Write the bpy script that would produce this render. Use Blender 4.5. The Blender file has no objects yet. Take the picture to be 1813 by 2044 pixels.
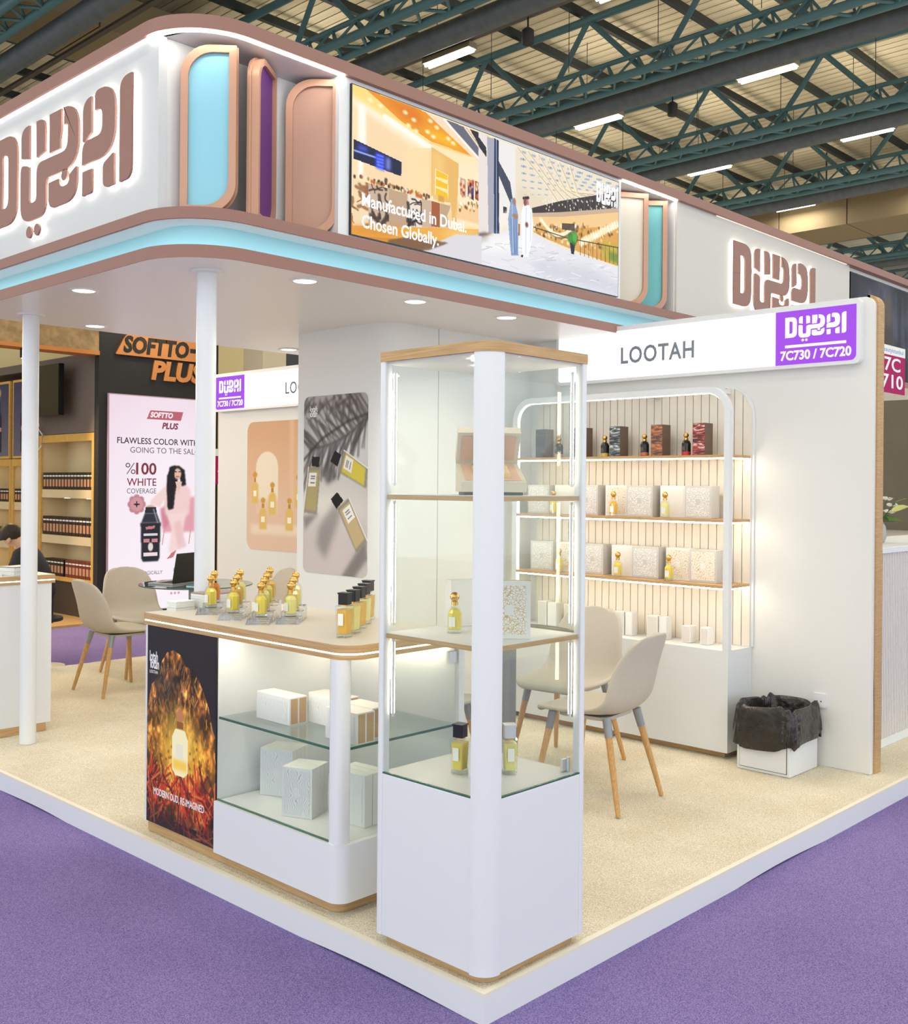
import bpy, bmesh, math, random
import numpy as np
from mathutils import Matrix, Vector

random.seed(7)
RNG = np.random.default_rng(7)
SC = bpy.context.scene
COL = SC.collection
PI = math.pi

# ------------------------------------------------------------------ camera
CAM = Vector((-2.308, -2.072, 1.5))
cd = bpy.data.cameras.new('camera')
cam = bpy.data.objects.new('camera', cd)
COL.objects.link(cam)
SC.camera = cam
cd.sensor_fit = 'HORIZONTAL'
cd.sensor_width = 36.0
cd.lens = 36.0 * 2095.7 / 1813.0
_roll = math.radians(0.4746)
_a = math.radians(43.798)
cam.matrix_world = (Matrix.Translation(CAM) @ Matrix.Rotation(_a - PI / 2, 4, 'Z')
                    @ Matrix.Rotation(PI / 2, 4, 'X') @ Matrix.Rotation(_roll, 4, 'Z'))
cd.shift_x = 0.0
cd.shift_y = -(1022 - 970.45) / 1813.0
cd.clip_start = 0.05
cd.clip_end = 300

# ------------------------------------------------------------------ world, exposure
W = bpy.data.worlds.new('hall_light')
SC.world = W
W.use_nodes = True
_bg = W.node_tree.nodes.get('Background')
_bg.inputs[0].default_value = (0.85, 0.955, 1.03, 1)
_bg.inputs[1].default_value = 1.62
SC.view_settings.view_transform = 'Standard'
SC.view_settings.look = 'None'
SC.view_settings.exposure = 0.0
SC.view_settings.gamma = 1.0
SC.view_settings.use_curve_mapping = False
LAMP_W = 45.0      # watts of each hall lamp, downward
CEIL_FILL_W = 30.0      # watts of the upward light added at each lamp to brighten the ceiling
DOWN_W = 24.0       # watts of each canopy downlight
cy = SC.cycles
cy.use_denoising = True
cy.use_adaptive_sampling = True
cy.adaptive_threshold = 0.05
cy.max_bounces = 8
cy.transparent_max_bounces = 20
cy.transmission_bounces = 8
cy.glossy_bounces = 4
cy.diffuse_bounces = 3
cy.caustics_reflective = False
cy.caustics_refractive = False
cy.sample_clamp_indirect = 6.0


# ------------------------------------------------------------------ materials
def lin(c):
    c = c / 255.0
    return c / 12.92 if c <= 0.04045 else ((c + 0.055) / 1.055) ** 2.4


def rgb(r, g, b):
    return (lin(r), lin(g), lin(b), 1.0)


MATS = {}


def mat(name, color, rough=0.5, metal=0.0, emit=None, es=0.0, spec=0.5, trans=0.0, ior=1.45, coat=0.0, alpha=1.0):
    if name in MATS:
        return MATS[name]
    m = bpy.data.materials.new(name)
    m.use_nodes = True
    b = m.node_tree.nodes['Principled BSDF']
    b.inputs['Base Color'].default_value = color
    b.inputs['Roughness'].default_value = rough
    b.inputs['Metallic'].default_value = metal
    b.inputs['Specular IOR Level'].default_value = spec
    b.inputs['Transmission Weight'].default_value = trans
    b.inputs['IOR'].default_value = ior
    b.inputs['Coat Weight'].default_value = coat
    if emit is not None:
        b.inputs['Emission Color'].default_value = emit
        b.inputs['Emission Strength'].default_value = es
    MATS[name] = m
    return m


def N(m, t, **kw):
    n = m.node_tree.nodes.new(t)
    for k, v in kw.items():
        setattr(n, k, v)
    return n


def L(m, a, b):
    m.node_tree.links.new(a, b)


def coords(m, scale=(1, 1, 1), rot=(0, 0, 0)):
    tc = N(m, 'ShaderNodeTexCoord')
    mp = N(m, 'ShaderNodeMapping')
    mp.inputs['Scale'].default_value = scale
    mp.inputs['Rotation'].default_value = rot
    L(m, tc.outputs['Object'], mp.inputs[0])
    return mp.outputs[0]


def ramp(m, fac, stops):
    r = N(m, 'ShaderNodeValToRGB')
    e = r.color_ramp.elements
    e[0].position, e[0].color = stops[0]
    e[1].position, e[1].color = stops[-1]
    for p, c in stops[1:-1]:
        x = e.new(p)
        x.color = c
    L(m, fac, r.inputs[0])
    return r.outputs[0]


def noise_mat(name, c1, c2, scale=40, rough=0.9, stretch=(1, 1, 1), bump=0.0, detail=4, lo=0.35, hi=0.65, spec=0.3, big=None, dist=0.002):
    m = mat(name, c1, rough, spec=spec)
    b = m.node_tree.nodes['Principled BSDF']
    v = coords(m, stretch)
    n = N(m, 'ShaderNodeTexNoise')
    n.inputs['Scale'].default_value = scale
    n.inputs['Detail'].default_value = detail
    L(m, v, n.inputs['Vector'])
    col = ramp(m, n.outputs[0], [(lo, c1), (hi, c2)])
    if big:
        n2 = N(m, 'ShaderNodeTexNoise')
        n2.inputs['Scale'].default_value = big[0]
        n2.inputs['Detail'].default_value = 3
        L(m, v, n2.inputs['Vector'])
        mx = N(m, 'ShaderNodeMix', data_type='RGBA', blend_type='MULTIPLY')
        mx.inputs[0].default_value = 1.0
        c3 = ramp(m, n2.outputs[0], [(0.38, big[1]), (0.62, (1, 1, 1, 1))])
        L(m, col, mx.inputs[6])
        L(m, c3, mx.inputs[7])
        col = mx.outputs[2]
    L(m, col, b.inputs['Base Color'])
    if bump:
        bp = N(m, 'ShaderNodeBump')
        bp.inputs['Strength'].default_value = bump
        bp.inputs['Distance'].default_value = dist
        L(m, n.outputs[0], bp.inputs['Height'])
        L(m, bp.outputs[0], b.inputs['Normal'])
    return m


def emis(name, color, s):
    if name in MATS:
        return MATS[name]
    m = bpy.data.materials.new(name)
    m.use_nodes = True
    nt = m.node_tree
    nt.nodes.clear()
    o = nt.nodes.new('ShaderNodeOutputMaterial')
    e = nt.nodes.new('ShaderNodeEmission')
    e.inputs[0].default_value = color
    e.inputs[1].default_value = s
    nt.links.new(e.outputs[0], o.inputs[0])
    MATS[name] = m
    return m


def pane_mat(name, tint, ior=1.45, rough=0.0, gain=1.0):
    """thin glass: clear body with Fresnel reflection"""
    m = bpy.data.materials.new(name)
    m.use_nodes = True
    nt = m.node_tree
    nt.nodes.clear()
    o = nt.nodes.new('ShaderNodeOutputMaterial')
    t = nt.nodes.new('ShaderNodeBsdfTransparent')
    t.inputs[0].default_value = tint
    g = nt.nodes.new('ShaderNodeBsdfGlossy')
    g.inputs['Roughness'].default_value = rough
    f = nt.nodes.new('ShaderNodeLayerWeight')
    f.inputs[0].default_value = 0.5
    pw = nt.nodes.new('ShaderNodeMath')
    pw.operation = 'POWER'
    pw.inputs[1].default_value = 5.0
    mu = nt.nodes.new('ShaderNodeMath')
    mu.operation = 'MULTIPLY_ADD'      # Schlick reflectance, the same from both sides
    mu.inputs[1].default_value = 0.9 * gain
    mu.inputs[2].default_value = ((ior - 1) / (ior + 1)) ** 2 * gain
    mu.use_clamp = True
    mx = nt.nodes.new('ShaderNodeMixShader')
    nt.links.new(f.outputs['Facing'], pw.inputs[0])
    nt.links.new(pw.outputs[0], mu.inputs[0])
    nt.links.new(mu.outputs[0], mx.inputs[0])
    nt.links.new(t.outputs[0], mx.inputs[1])
    nt.links.new(g.outputs[0], mx.inputs[2])
    nt.links.new(mx.outputs[0], o.inputs[0])
    MATS[name] = m
    return m


WHITE = mat('white_laminate', (0.80, 0.81, 0.82, 1), 0.35)
WALLW = mat('white_wall_paint', (0.80, 0.79, 0.76, 1), 0.6)
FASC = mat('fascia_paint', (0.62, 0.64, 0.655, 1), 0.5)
SOFF = mat('soffit_white', (0.80, 0.78, 0.76, 1), 0.32)
BROWN = noise_mat('rose_brown_laminate', rgb(150, 112, 102), rgb(158, 120, 109), 300, 0.5, bump=0.0)
COPPER = mat('copper_paint', rgb(196, 150, 126), 0.4, 0.25)
CYAN = mat('pale_cyan_paint', rgb(172, 226, 236), 0.45)
BLUEP = mat('light_blue_panel', rgb(146, 206, 226), 0.5)
PURPLEP = mat('deep_purple_panel', rgb(92, 40, 118), 0.5)
ROSEP = mat('rose_panel', rgb(196, 154, 134), 0.5)
CREAMP = mat('cream_panel', rgb(222, 214, 200), 0.5)
TEALP = mat('teal_panel', rgb(120, 196, 200), 0.5)
OAK = noise_mat('oak_laminate', rgb(206, 170, 124), rgb(178, 138, 92), 18, 0.45, (1, 1, 14), detail=6, lo=0.3, hi=0.75)
OAKX = noise_mat('oak_laminate_x', rgb(206, 170, 124), rgb(180, 142, 96), 60, 0.45, (0.12, 0.12, 3), detail=6, lo=0.3, hi=0.75)
BEECH = noise_mat('beech_leg_wood', rgb(214, 170, 112), rgb(192, 146, 90), 40, 0.45, (6, 6, 0.6), detail=4)
GOLDWOOD = noise_mat('honey_oak', rgb(226, 180, 96), rgb(206, 156, 74), 30, 0.5, (4, 4, 0.5))
PURPLE_CARPET = noise_mat('purple_hall_carpet', rgb(100, 88, 144), rgb(160, 144, 198), 260, 1.0, bump=0.6, spec=0.05, big=(0.7, (0.84, 0.82, 0.86, 1)))
CREAM_CARPET = noise_mat('cream_carpet', rgb(198, 186, 160), rgb(244, 238, 222), 220, 1.0, bump=1.0, spec=0.05, big=(2.6, (0.93, 0.91, 0.87, 1)))
FABRIC = noise_mat('chair_fabric', rgb(190, 180, 166), rgb(206, 197, 183), 500, 0.95, bump=0.3, spec=0.1)
GREYM = mat('grey_metal', rgb(150, 152, 156), 0.4, 0.3)
CHROME = mat('satin_chrome', (0.78, 0.78, 0.77, 1), 0.42, 0.85)
GOLD = mat('polished_gold', rgb(222, 180, 104), 0.16, 1.0)
BLACK = mat('black_gloss', rgb(18, 18, 20), 0.2)
BLACKM = mat('black_matt', rgb(38, 37, 36), 0.7)
PAPER = mat('paper_white', rgb(240, 240, 236), 0.7)
LABELM = mat('bottle_label', rgb(240, 238, 230), 0.6)
GREYTXT = mat('grey_lettering', rgb(128, 136, 146), 0.5)
NAVY = mat('navy_lettering', rgb(40, 48, 78), 0.5)
WTXT = emis('white_lettering', (1, 1, 1, 1), 1.1)
WPRINT = mat('white_print', (0.9, 0.9, 0.9, 1), 0.6)
SIGNW = emis('sign_white_light', (1.0, 1.0, 1.0, 1), 1.6)
SIGNP = emis('sign_purple_light', rgb(162, 84, 226), 1.15)
MAGENTA = mat('magenta_print', rgb(172, 14, 92), 0.6, spec=.2)
LED = emis('led_warm', (1.0, 0.86, 0.62, 1), 9.0)
LEDS = emis('led_shelf', (1.0, 0.88, 0.68, 1), 26.0)
LEDW = emis('led_white', (1.0, 0.93, 0.82, 1), 6.0)
LEDT = emis('led_tower', (1.0, 0.88, 0.66, 1), 26.0)
HALO = emis('letter_halo', (1.0, 0.92, 0.80, 1), 11.0)
TUBE = emis('fluorescent_tube', (1.0, 0.95, 0.82, 1), 9.0)
DOWN = emis('downlight_lens', (1.0, 0.96, 0.88, 1), 7.0)
GLASS = pane_mat('clear_pane', (0.972, 0.988, 0.976, 1), 1.45)
GEDGE = mat('green_glass_edge', rgb(70, 120, 100), 0.15, trans=0.3)
BGLASS = pane_mat('bottle_glass', (0.97, 0.98, 0.97, 1), 1.5, gain=1.2)
ACRYL = pane_mat('clear_acrylic', (1.0, 1.0, 1.0, 1), 1.5, rough=0.04, gain=4.5)
TEAL = mat('teal_steel', rgb(76, 110, 114), 0.5)
DARKST = mat('dark_steel', rgb(46, 52, 52), 0.6)
DUCT = noise_mat('dark_duct', rgb(88, 92, 94), rgb(98, 102, 104), 6, 0.55)


def juice(name, c, t=0.12):
    m = mat(name, c, 0.08, trans=t, ior=1.36, spec=.7)
    return m


YEL = juice('yellow_perfume', rgb(252, 226, 96))
AMB = juice('amber_perfume', rgb(246, 190, 76))
LEM = juice('lemon_perfume', rgb(252, 240, 150))
ORA = juice('orange_perfume', rgb(226, 128, 40))


# ------------------------------------------------------------------ mesh builder
class B:
    def __init__(s):
        s.v, s.f = [], []

    def add(s, vs, fs):
        o = len(s.v)
        s.v += [tuple(map(float, p)) for p in vs]
        s.f += [tuple(i + o for i in q) for q in fs]
        return s

    def box(s, x0, y0, z0, x1, y1, z1):
        return s.add([(x0, y0, z0), (x1, y0, z0), (x1, y1, z0), (x0, y1, z0), (x0, y0, z1), (x1, y0, z1), (x1, y1, z1), (x0, y1, z1)],
                     [(0, 3, 2, 1), (4, 5, 6, 7), (0, 1, 5, 4), (1, 2, 6, 5), (2, 3, 7, 6), (3, 0, 4, 7)])

    def prism(s, pts, a, b, ax='z'):
        """closed 2D outline (ccw) extruded along ax; x: pts=(y,z), y: pts=(x,z), z: pts=(x,y)"""
        n = len(pts)
        ar = sum(pts[i][0] * pts[(i + 1) % n][1] - pts[(i + 1) % n][0] * pts[i][1] for i in range(n))
        if ar < 0:
            pts = pts[::-1]
        f = {'z': lambda p, t: (p[0], p[1], t), 'x': lambda p, t: (t, p[0], p[1]), 'y': lambda p, t: (p[0], t, p[1])}[ax]
        lo, hi = (a, b)
        vs = [f(p, lo) for p in pts] + [f(p, hi) for p in pts]
        fs = [tuple(range(n))[::-1], tuple(range(n, 2 * n))] + [(i, (i + 1) % n, n + (i + 1) % n, n + i) for i in range(n)]
        if ax == 'y':
            fs = [q[::-1] for q in fs]
        return s.add(vs, fs)

    def lathe(s, prof, n=20, c=(0, 0), cap=True):
        vs, fs = [], []
        m = len(prof)
        for r, z in prof:
            for i in range(n):
                a = 2 * PI * i / n
                vs.append((c[0] + r * math.cos(a), c[1] + r * math.sin(a), z))
        for j in range(m - 1):
            for i in range(n):
                k = (i + 1) % n
                fs.append((j * n + i, j * n + k, (j + 1) * n + k, (j + 1) * n + i))
        if cap:
            fs.append(tuple(range(n))[::-1])
            fs.append(tuple(range((m - 1) * n, m * n)))
        return s.add(vs, fs)

    def tube(s, path, r, n=10, cap=True, r2=None):
        P = [Vector(p) for p in path]
        m = len(P)
        vs, fs = [], []
        up = Vector((0, 0, 1))
        for j in range(m):
            d = (P[min(j + 1, m - 1)] - P[max(j - 1, 0)]).normalized()
            u = d.cross(up)
            if u.length < 1e-3:
                u = d.cross(Vector((0, 1, 0)))
            u.normalize()
            w = u.cross(d)
            rr = r if r2 is None else r + (r2 - r) * j / (m - 1)
            for i in range(n):
                a = 2 * PI * i / n
                vs.append(P[j] + u * (rr * math.cos(a)) + w * (rr * math.sin(a)))
        for j in range(m - 1):
            for i in range(n):
                k = (i + 1) % n
                fs.append((j * n + i, (j + 1) * n + i, (j + 1) * n + k, j * n + k))
        if cap:
            fs.append(tuple(range(n)))
            fs.append(tuple(range((m - 1) * n, m * n))[::-1])
        return s.add(vs, fs)

    def sweep(s, path, prof, closed=False):
        """profile (list of (offset_in_normal, z)) along a horizontal 2D path; offset to the left of travel"""
        m, k = len(path), len(prof)
        vs, fs = [], []
        for j in range(m):
            a = Vector(path[max(j - 1, 0)]) if not closed else Vector(path[j - 1])
            b = Vector(path[min(j + 1, m - 1)]) if not closed else Vector(path[(j + 1) % m])
            d = (b - a).normalized()
            nn = Vector((-d.y, d.x))
            for o, z in prof:
                vs.append((path[j][0] + nn.x * o, path[j][1] + nn.y * o, z))
        for j in range(m if closed else m - 1):
            q = (j + 1) % m
            for i in range(k):
                e = (i + 1) % k
                fs.append((j * k + i, q * k + i, q * k + e, j * k + e))
        if not closed:
            fs.append(tuple(range(k)))
            fs.append(tuple(range((m - 1) * k, m * k))[::-1])
        return s.add(vs, fs)

    def xf(s, M):
        s.v = [tuple(M @ Vector(p)) for p in s.v]
        return s

    def mesh(s, name, smooth=False, fix=True):
        me = bpy.data.meshes.new(name)
        me.from_pydata(s.v, [], s.f)
        if fix:
            bm = bmesh.new()
            bm.from_mesh(me)
            bmesh.ops.recalc_face_normals(bm, faces=bm.faces)
            bm.to_mesh(me)
            bm.free()
        if smooth:
            me.polygons.foreach_set('use_smooth', [True] * len(me.polygons))
            try:
                me.set_sharp_from_angle(angle=math.radians(38))
            except Exception:
                pass
        return me


def obj(name, data, m=None, parent=None, M=None):
    o = bpy.data.objects.new(name, data)
    COL.objects.link(o)
    if m is not None and data is not None and hasattr(data, 'materials') and len(data.materials) == 0:
        data.materials.append(m)
    if parent is not None:
        o.parent = parent
    if M is not None:
        o.matrix_local = M
    return o


def part(name, b, m, parent, smooth=False, M=None, bev=0.0, seg=2):
    o = obj(name, b.mesh(name, smooth) if isinstance(b, B) else b, m, parent, M)
    if bev:
        md = o.modifiers.new('edge', 'BEVEL')
        md.width = bev
        md.segments = seg
        md.limit_method = 'ANGLE'
        md.angle_limit = math.radians(40)
    return o


def tag(o, label, cat=None, group=None, kind=None):
    o['label'] = label
    if cat:
        o['category'] = cat
    if group:
        o['group'] = group
    if kind:
        o['kind'] = kind
    return o


def thing(name, label, cat, loc=(0, 0, 0), rz=0.0, group=None, kind=None):
    o = obj(name, None, M=Matrix.Translation(loc) @ Matrix.Rotation(rz, 4, 'Z'))
    o.empty_display_size = 0.1
    return tag(o, label, cat, group, kind)


def dup(root, loc, rz=0.0, label=None, group=None, scale=1.0):
    def cp(o, par):
        c = o.copy()
        COL.objects.link(c)
        c.parent = par
        for ch in o.children:
            cp(ch, c)
        return c
    r = cp(root, None)
    r.matrix_world = Matrix.Translation(loc) @ Matrix.Rotation(rz, 4, 'Z') @ Matrix.Scale(scale, 4)
    if label:
        r['label'] = label
    if group:
        r['group'] = group
    return r


ORD = ('first second third fourth fifth sixth seventh eighth ninth tenth eleventh twelfth thirteenth fourteenth fifteenth sixteenth seventeenth eighteenth nineteenth twentieth').split()
ORD += ['twenty-' + o for o in ORD[:9]]


def rrect(x0, y0, x1, y1, r=(0, 0, 0, 0), n=6):
    """rounded rectangle, ccw from (x0,y0); r = radius of (x0y0, x1y0, x1y1, x0y1)"""
    if not isinstance(r, (tuple, list)):
        r = (r,) * 4
    out = []
    for (cx, cyy, sx, sy, a0, rr) in ((x0, y0, 1, 1, PI, r[0]), (x1, y0, -1, 1, 1.5 * PI, r[1]), (x1, y1, -1, -1, 0, r[2]), (x0, y1, 1, -1, 0.5 * PI, r[3])):
        if rr <= 0:
            out.append((cx, cyy))
            continue
        for i in range(n + 1):
            a = a0 + 0.5 * PI * i / n
            out.append((cx + sx * rr + rr * math.cos(a), cyy + sy * rr + rr * math.sin(a)))
    return out


def FW(x, y, z):
    """frame on a face looking to -X: u -> -Y, v -> +Z, n -> -X"""
    return Matrix(((0, 0, -1, x), (-1, 0, 0, y), (0, 1, 0, z), (0, 0, 0, 1)))


def FS(x, y, z):
    """frame on a face looking to -Y: u -> +X, v -> +Z, n -> -Y"""
    return Matrix(((1, 0, 0, x), (0, 0, -1, y), (0, 1, 0, z), (0, 0, 0, 1)))


# ------------------------------------------------------------------ lettering
def text_mesh(s, size, ext=0.001, bold=0.0, align='LEFT', width=None, shear=0.0, spacing=1.0):
    cu = bpy.data.curves.new('t', 'FONT')
    cu.body = s
    cu.size = size
    cu.extrude = ext
    cu.offset = bold
    cu.align_x = align
    cu.shear = shear
    cu.space_character = spacing
    cu.resolution_u = 3
    o = bpy.data.objects.new('t', cu)
    COL.objects.link(o)
    dg = bpy.context.evaluated_depsgraph_get()
    me = bpy.data.meshes.new_from_object(o.evaluated_get(dg))
    bpy.data.objects.remove(o)
    if width:
        n = len(me.vertices)
        co = np.zeros(n * 3)
        me.vertices.foreach_get('co', co)
        co = co.reshape(-1, 3)
        w = co[:, 0].max() - co[:, 0].min()
        co[:, 0] *= width / w
        if align == 'LEFT':
            co[:, 0] -= co[:, 0].min()
        me.vertices.foreach_set('co', co.ravel())
    me.materials.clear()
    return me


def text(name, s, size, M, m, parent, **kw):
    return obj(name, text_mesh(s, size, **kw), m, parent, M)


# the DUBAI wordmark: outline pieces in a 7.0 x 2.5 box (x right, y up)
def fillet(pts, rad, n=6):
    out = []
    k = len(pts)
    for i in range(k):
        p, a, b = Vector(pts[i]), Vector(pts[i - 1]), Vector(pts[(i + 1) % k])
        r = rad[i] if isinstance(rad, (list, tuple)) else rad
        if r <= 0:
            out.append(tuple(p))
            continue
        da, db = (a - p).normalized(), (b - p).normalized()
        for j in range(n + 1):
            t = j / n
            q = (p + da * r) * (1 - t) ** 2 + p * (2 * t * (1 - t)) + (p + db * r) * t ** 2
            out.append(tuple(q))
    return out


def wordmark():
    P = []
    # D with its counter (left bar, and bowl wrapped around the hole as one keyhole outline)
    P.append(fillet([(0, 0), (1.38, 0), (1.38, 2.5), (0, 2.5), (0, 1.25), (0.5, 1.25), (0.5, 2.0), (0.88, 2.0), (0.88, 0.5), (0.5, 0.5), (0.5, 1.245), (0, 1.245)],
                    [0, .62, .62, 0, 0, 0, 0, .25, .25, 0, 0, 0]))
    # U: upper left bar, upper right bar
    P.append(fillet([(1.62, 1.68), (2.06, 1.58), (2.06, 2.5), (1.62, 2.5)], [0, 0, 0, .35]))
    P.append(fillet([(2.48, 1.53), (2.92, 1.60), (2.92, 2.5), (2.46, 2.5)], [0, 0, .3, 0]))
    # the running band: U foot, rising stem, crossing into the upper bowl of B
    P.append(fillet([(1.58, 1.5), (1.58, -0.12), (2.98, -0.12), (2.98, 0.86), (4.62, 0.86), (4.62, 2.5), (3.90, 2.5), (3.90, 2.05), (4.1, 2.05), (4.1, 1.36),
                     (2.48, 1.36), (2.48, 0.36), (2.06, 0.36), (2.06, 1.38)], [.2, .55, .45, .15, .75, .75, 0, 0, .1, .3, .3, .15, .15, .1]))
    # B: upper left block, lower half
    P.append(fillet([(3.16, 1.48), (3.7, 1.48), (3.7, 1.75), (3.76, 1.95), (3.76, 2.5), (3.16, 2.5)], [0, .05, .05, .05, 0, 0]))
    P.append(fillet([(3.12, 0.0), (4.56, 0.0), (4.56, 0.86), (4.18, 0.70), (4.18, 0.46), (3.68, 0.46), (3.68, 0.70), (3.12, 0.70)], [.3, .6, .1, .05, .2, .2, .05, 0]))
    P.append([(3.93 + .15 * math.cos(a), 0.74 + .15 * math.sin(a)) for a in np.linspace(0, 2 * PI, 14)[:-1]])
    # A: left shoulder, arch and crossing band, two feet
    P.append(fillet([(4.82, 1.32), (5.22, 1.52), (5.22, 2.42), (4.82, 2.42)], [.1, 0, 0, .4]))
    P.append(fillet([(4.8, 0.78), (6.3, 0.78), (6.3, 2.5), (5.38, 2.5), (5.38, 2.02), (5.74, 2.02), (5.74, 1.36), (4.8, 1.36)], [0, .75, .65, .2, 0, .25, .25, .3]))
    P.append(fillet([(4.82, 0), (5.26, 0), (5.26, 0.60), (4.82, 0.60)], [0, .1, 0, 0]))
    P.append(fillet([(5.78, 0), (6.26, 0), (6.26, 0.80), (5.78, 0.60)], [.2, 0, .1, .1]))
    # I and the two dots
    P.append(fillet([(6.5, 0), (7.0, 0), (7.0, 2.5), (6.5, 2.5)], [0, .3, 0, .35]))
    for cx in (2.08, 2.5):
        P.append([(cx + .15 * math.cos(a), -0.42 + .16 * math.sin(a)) for a in np.linspace(0, 2 * PI, 14)[:-1]])
    return P


def grow(pts, d):
    n = len(pts)
    out = []
    ar = sum(pts[i][0] * pts[(i + 1) % n][1] - pts[(i + 1) % n][0] * pts[i][1] for i in range(n))
    sg = 1 if ar > 0 else -1
    for i in range(n):
        a, b, c = Vector(pts[i - 1]), Vector(pts[i]), Vector(pts[(i + 1) % n])
        e1, e2 = (b - a), (c - b)
        nn = Vector((0, 0))
        for e in (e1, e2):
            if e.length > 1e-6:
                e = e.normalized()
                nn += Vector((e.y, -e.x))
        if nn.length > 1e-6:
            nn.normalize()
        out.append((b.x + sg * nn.x * d, b.y + sg * nn.y * d))
    return out


def put_wordmark(parent, M, w, h, m, ext, halo=None, gap=0.0):
    sx, sy = w / 7.0, h / 2.5
    for p in wordmark():
        q = [(x * sx, y * sy) for x, y in p]
        o = part('letter', B().prism(q, gap, gap + ext), m, parent, M=M)
        if halo:
            part('glow_strip', B().prism(grow(q, -0.006), 0.004, gap - 0.001), halo, o)


# ------------------------------------------------------------------ painted prints (flat pictures, colour per grid point)
class Cv:
    def __init__(s, w, h, bg=(255, 255, 255), quad=None):
        """quad: photo corners TL, TR, BR, BL - shapes may then be given in that skewed space"""
        s.w, s.h = w, h
        s.a = np.zeros((h, w, 3)) + np.array(bg, float)
        s.X, s.Y = np.meshgrid((np.arange(w) + .5) / w, (np.arange(h) + .5) / h)   # y down
        s.H = None
        if quad is not None:
            A, bb = [], []
            for (x, y), (u, v) in zip(quad, ((0, 0), (1, 0), (1, 1), (0, 1))):
                A.append([x, y, 1, 0, 0, 0, -u * x, -u * y]); bb.append(u)
                A.append([0, 0, 0, x, y, 1, -v * x, -v * y]); bb.append(v)
            s.H = np.append(np.linalg.solve(np.array(A, float), np.array(bb, float)), 1).reshape(3, 3)

    def t(s, pts):
        P = np.array(pts, float).reshape(-1, 2)
        if s.H is None:
            return P
        q = np.c_[P, np.ones(len(P))] @ s.H.T
        return q[:, :2] / q[:, 2:]

    def blend(s, mask, c, al=1.0):
        mk = (mask * al)[..., None]
        s.a = s.a * (1 - mk) + np.array(c, float) * mk

    def poly(s, pts, c, al=1.0, soft=0):
        P = s.t(pts)
        ins = np.zeros(s.X.shape, bool)
        n = len(P)
        for i in range(n):
            x1, y1 = P[i]
            x2, y2 = P[(i + 1) % n]
            if y1 == y2:
                continue
            cnd = ((y1 > s.Y) != (y2 > s.Y)) & (s.X < (x2 - x1) * (s.Y - y1) / (y2 - y1) + x1)
            ins ^= cnd
        mk = ins.astype(float)
        if soft:
            mk = blur(mk, soft)
        s.blend(mk, c, al)

    def ell(s, c, rx, ry, col, al=1.0, soft=0.15, rot=0.0):
        """ellipse in uv (y measured in the same units as x times aspect)"""
        (cx, cyy), = s.t([c])
        dx, dy = (s.X - cx), (s.Y - cyy) * s.h / s.w
        if rot:
            dx, dy = dx * math.cos(rot) + dy * math.sin(rot), -dx * math.sin(rot) + dy * math.cos(rot)
        d = np.sqrt((dx / rx) ** 2 + (dy / ry) ** 2)
        s.blend(np.clip((1 + soft - d) / max(soft * 2, 1e-6), 0, 1), col, al)

    def line(s, pts, wd, c, al=1.0, soft=0.5):
        P = s.t(pts)
        asp = s.h / s.w
        best = np.full(s.X.shape, 9.0)
        for i in range(len(P) - 1):
            ax, ay = P[i]
            bx, by = P[i + 1]
            vx, vy = bx - ax, (by - ay) * asp
            l2 = vx * vx + vy * vy + 1e-12
            px, py = s.X - ax, (s.Y - ay) * asp
            tt = np.clip((px * vx + py * vy) / l2, 0, 1)
            best = np.minimum(best, np.hypot(px - tt * vx, py - tt * vy))
        s.blend(np.clip((wd / 2 - best) / (wd * soft) + .5, 0, 1), c, al)

    def grad(s, c0, c1, vert=True):
        tt = (s.Y if vert else s.X)[..., None]
        s.a = np.array(c0, float) * (1 - tt) + np.array(c1, float) * tt

    def noise(s, cell, amp, mask=None, sy=1.0):
        hh, ww = max(2, int(s.h / (cell * sy)) + 2), max(2, int(s.w / cell) + 2)
        g = RNG.random((hh, ww))
        yi = np.linspace(0, hh - 1.001, s.h)
        xi = np.linspace(0, ww - 1.001, s.w)
        y0, x0 = yi.astype(int), xi.astype(int)
        fy, fx = (yi - y0)[:, None], (xi - x0)[None]
        n = (g[y0][:, x0] * (1 - fy) * (1 - fx) + g[y0 + 1][:, x0] * fy * (1 - fx) + g[y0][:, x0 + 1] * (1 - fy) * fx + g[y0 + 1][:, x0 + 1] * fy * fx) - .5
        if amp:
            k = n * 2 * amp
            if mask is not None:
                k = k * mask
            s.a = s.a * (1 + k[..., None])
        return n

    def done(s, blur_px=0):
        if blur_px:
            s.a = np.stack([blur(s.a[..., i], blur_px) for i in range(3)], -1)
        s.a = np.clip(s.a, 0, 255)
        return s


def blur(a, r):
    k = np.exp(-np.arange(-3 * r, 3 * r + 1) ** 2 / (2.0 * r * r))
    k /= k.sum()
    p = 3 * r
    b = np.pad(a, ((p, p), (0, 0)), 'edge')
    b = sum(k[i] * b[i:i + a.shape[0]] for i in range(len(k)))
    b = np.pad(b, ((0, 0), (p, p)), 'edge')
    return sum(k[i] * b[:, i:i + a.shape[1]] for i in range(len(k)))


def print_mat(name, es, rough=0.5):
    m = mat(name, (1, 1, 1, 1), rough)
    b = m.node_tree.nodes['Principled BSDF']
    at = N(m, 'ShaderNodeAttribute', attribute_name='ink')
    b.inputs['Specular IOR Level'].default_value = 0.12
    if es:
        b.inputs['Base Color'].default_value = (0.02, 0.02, 0.02, 1)
        L(m, at.outputs['Color'], b.inputs['Emission Color'])
        b.inputs['Emission Strength'].default_value = es
    else:
        L(m, at.outputs['Color'], b.inputs['Base Color'])
    return m


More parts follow.
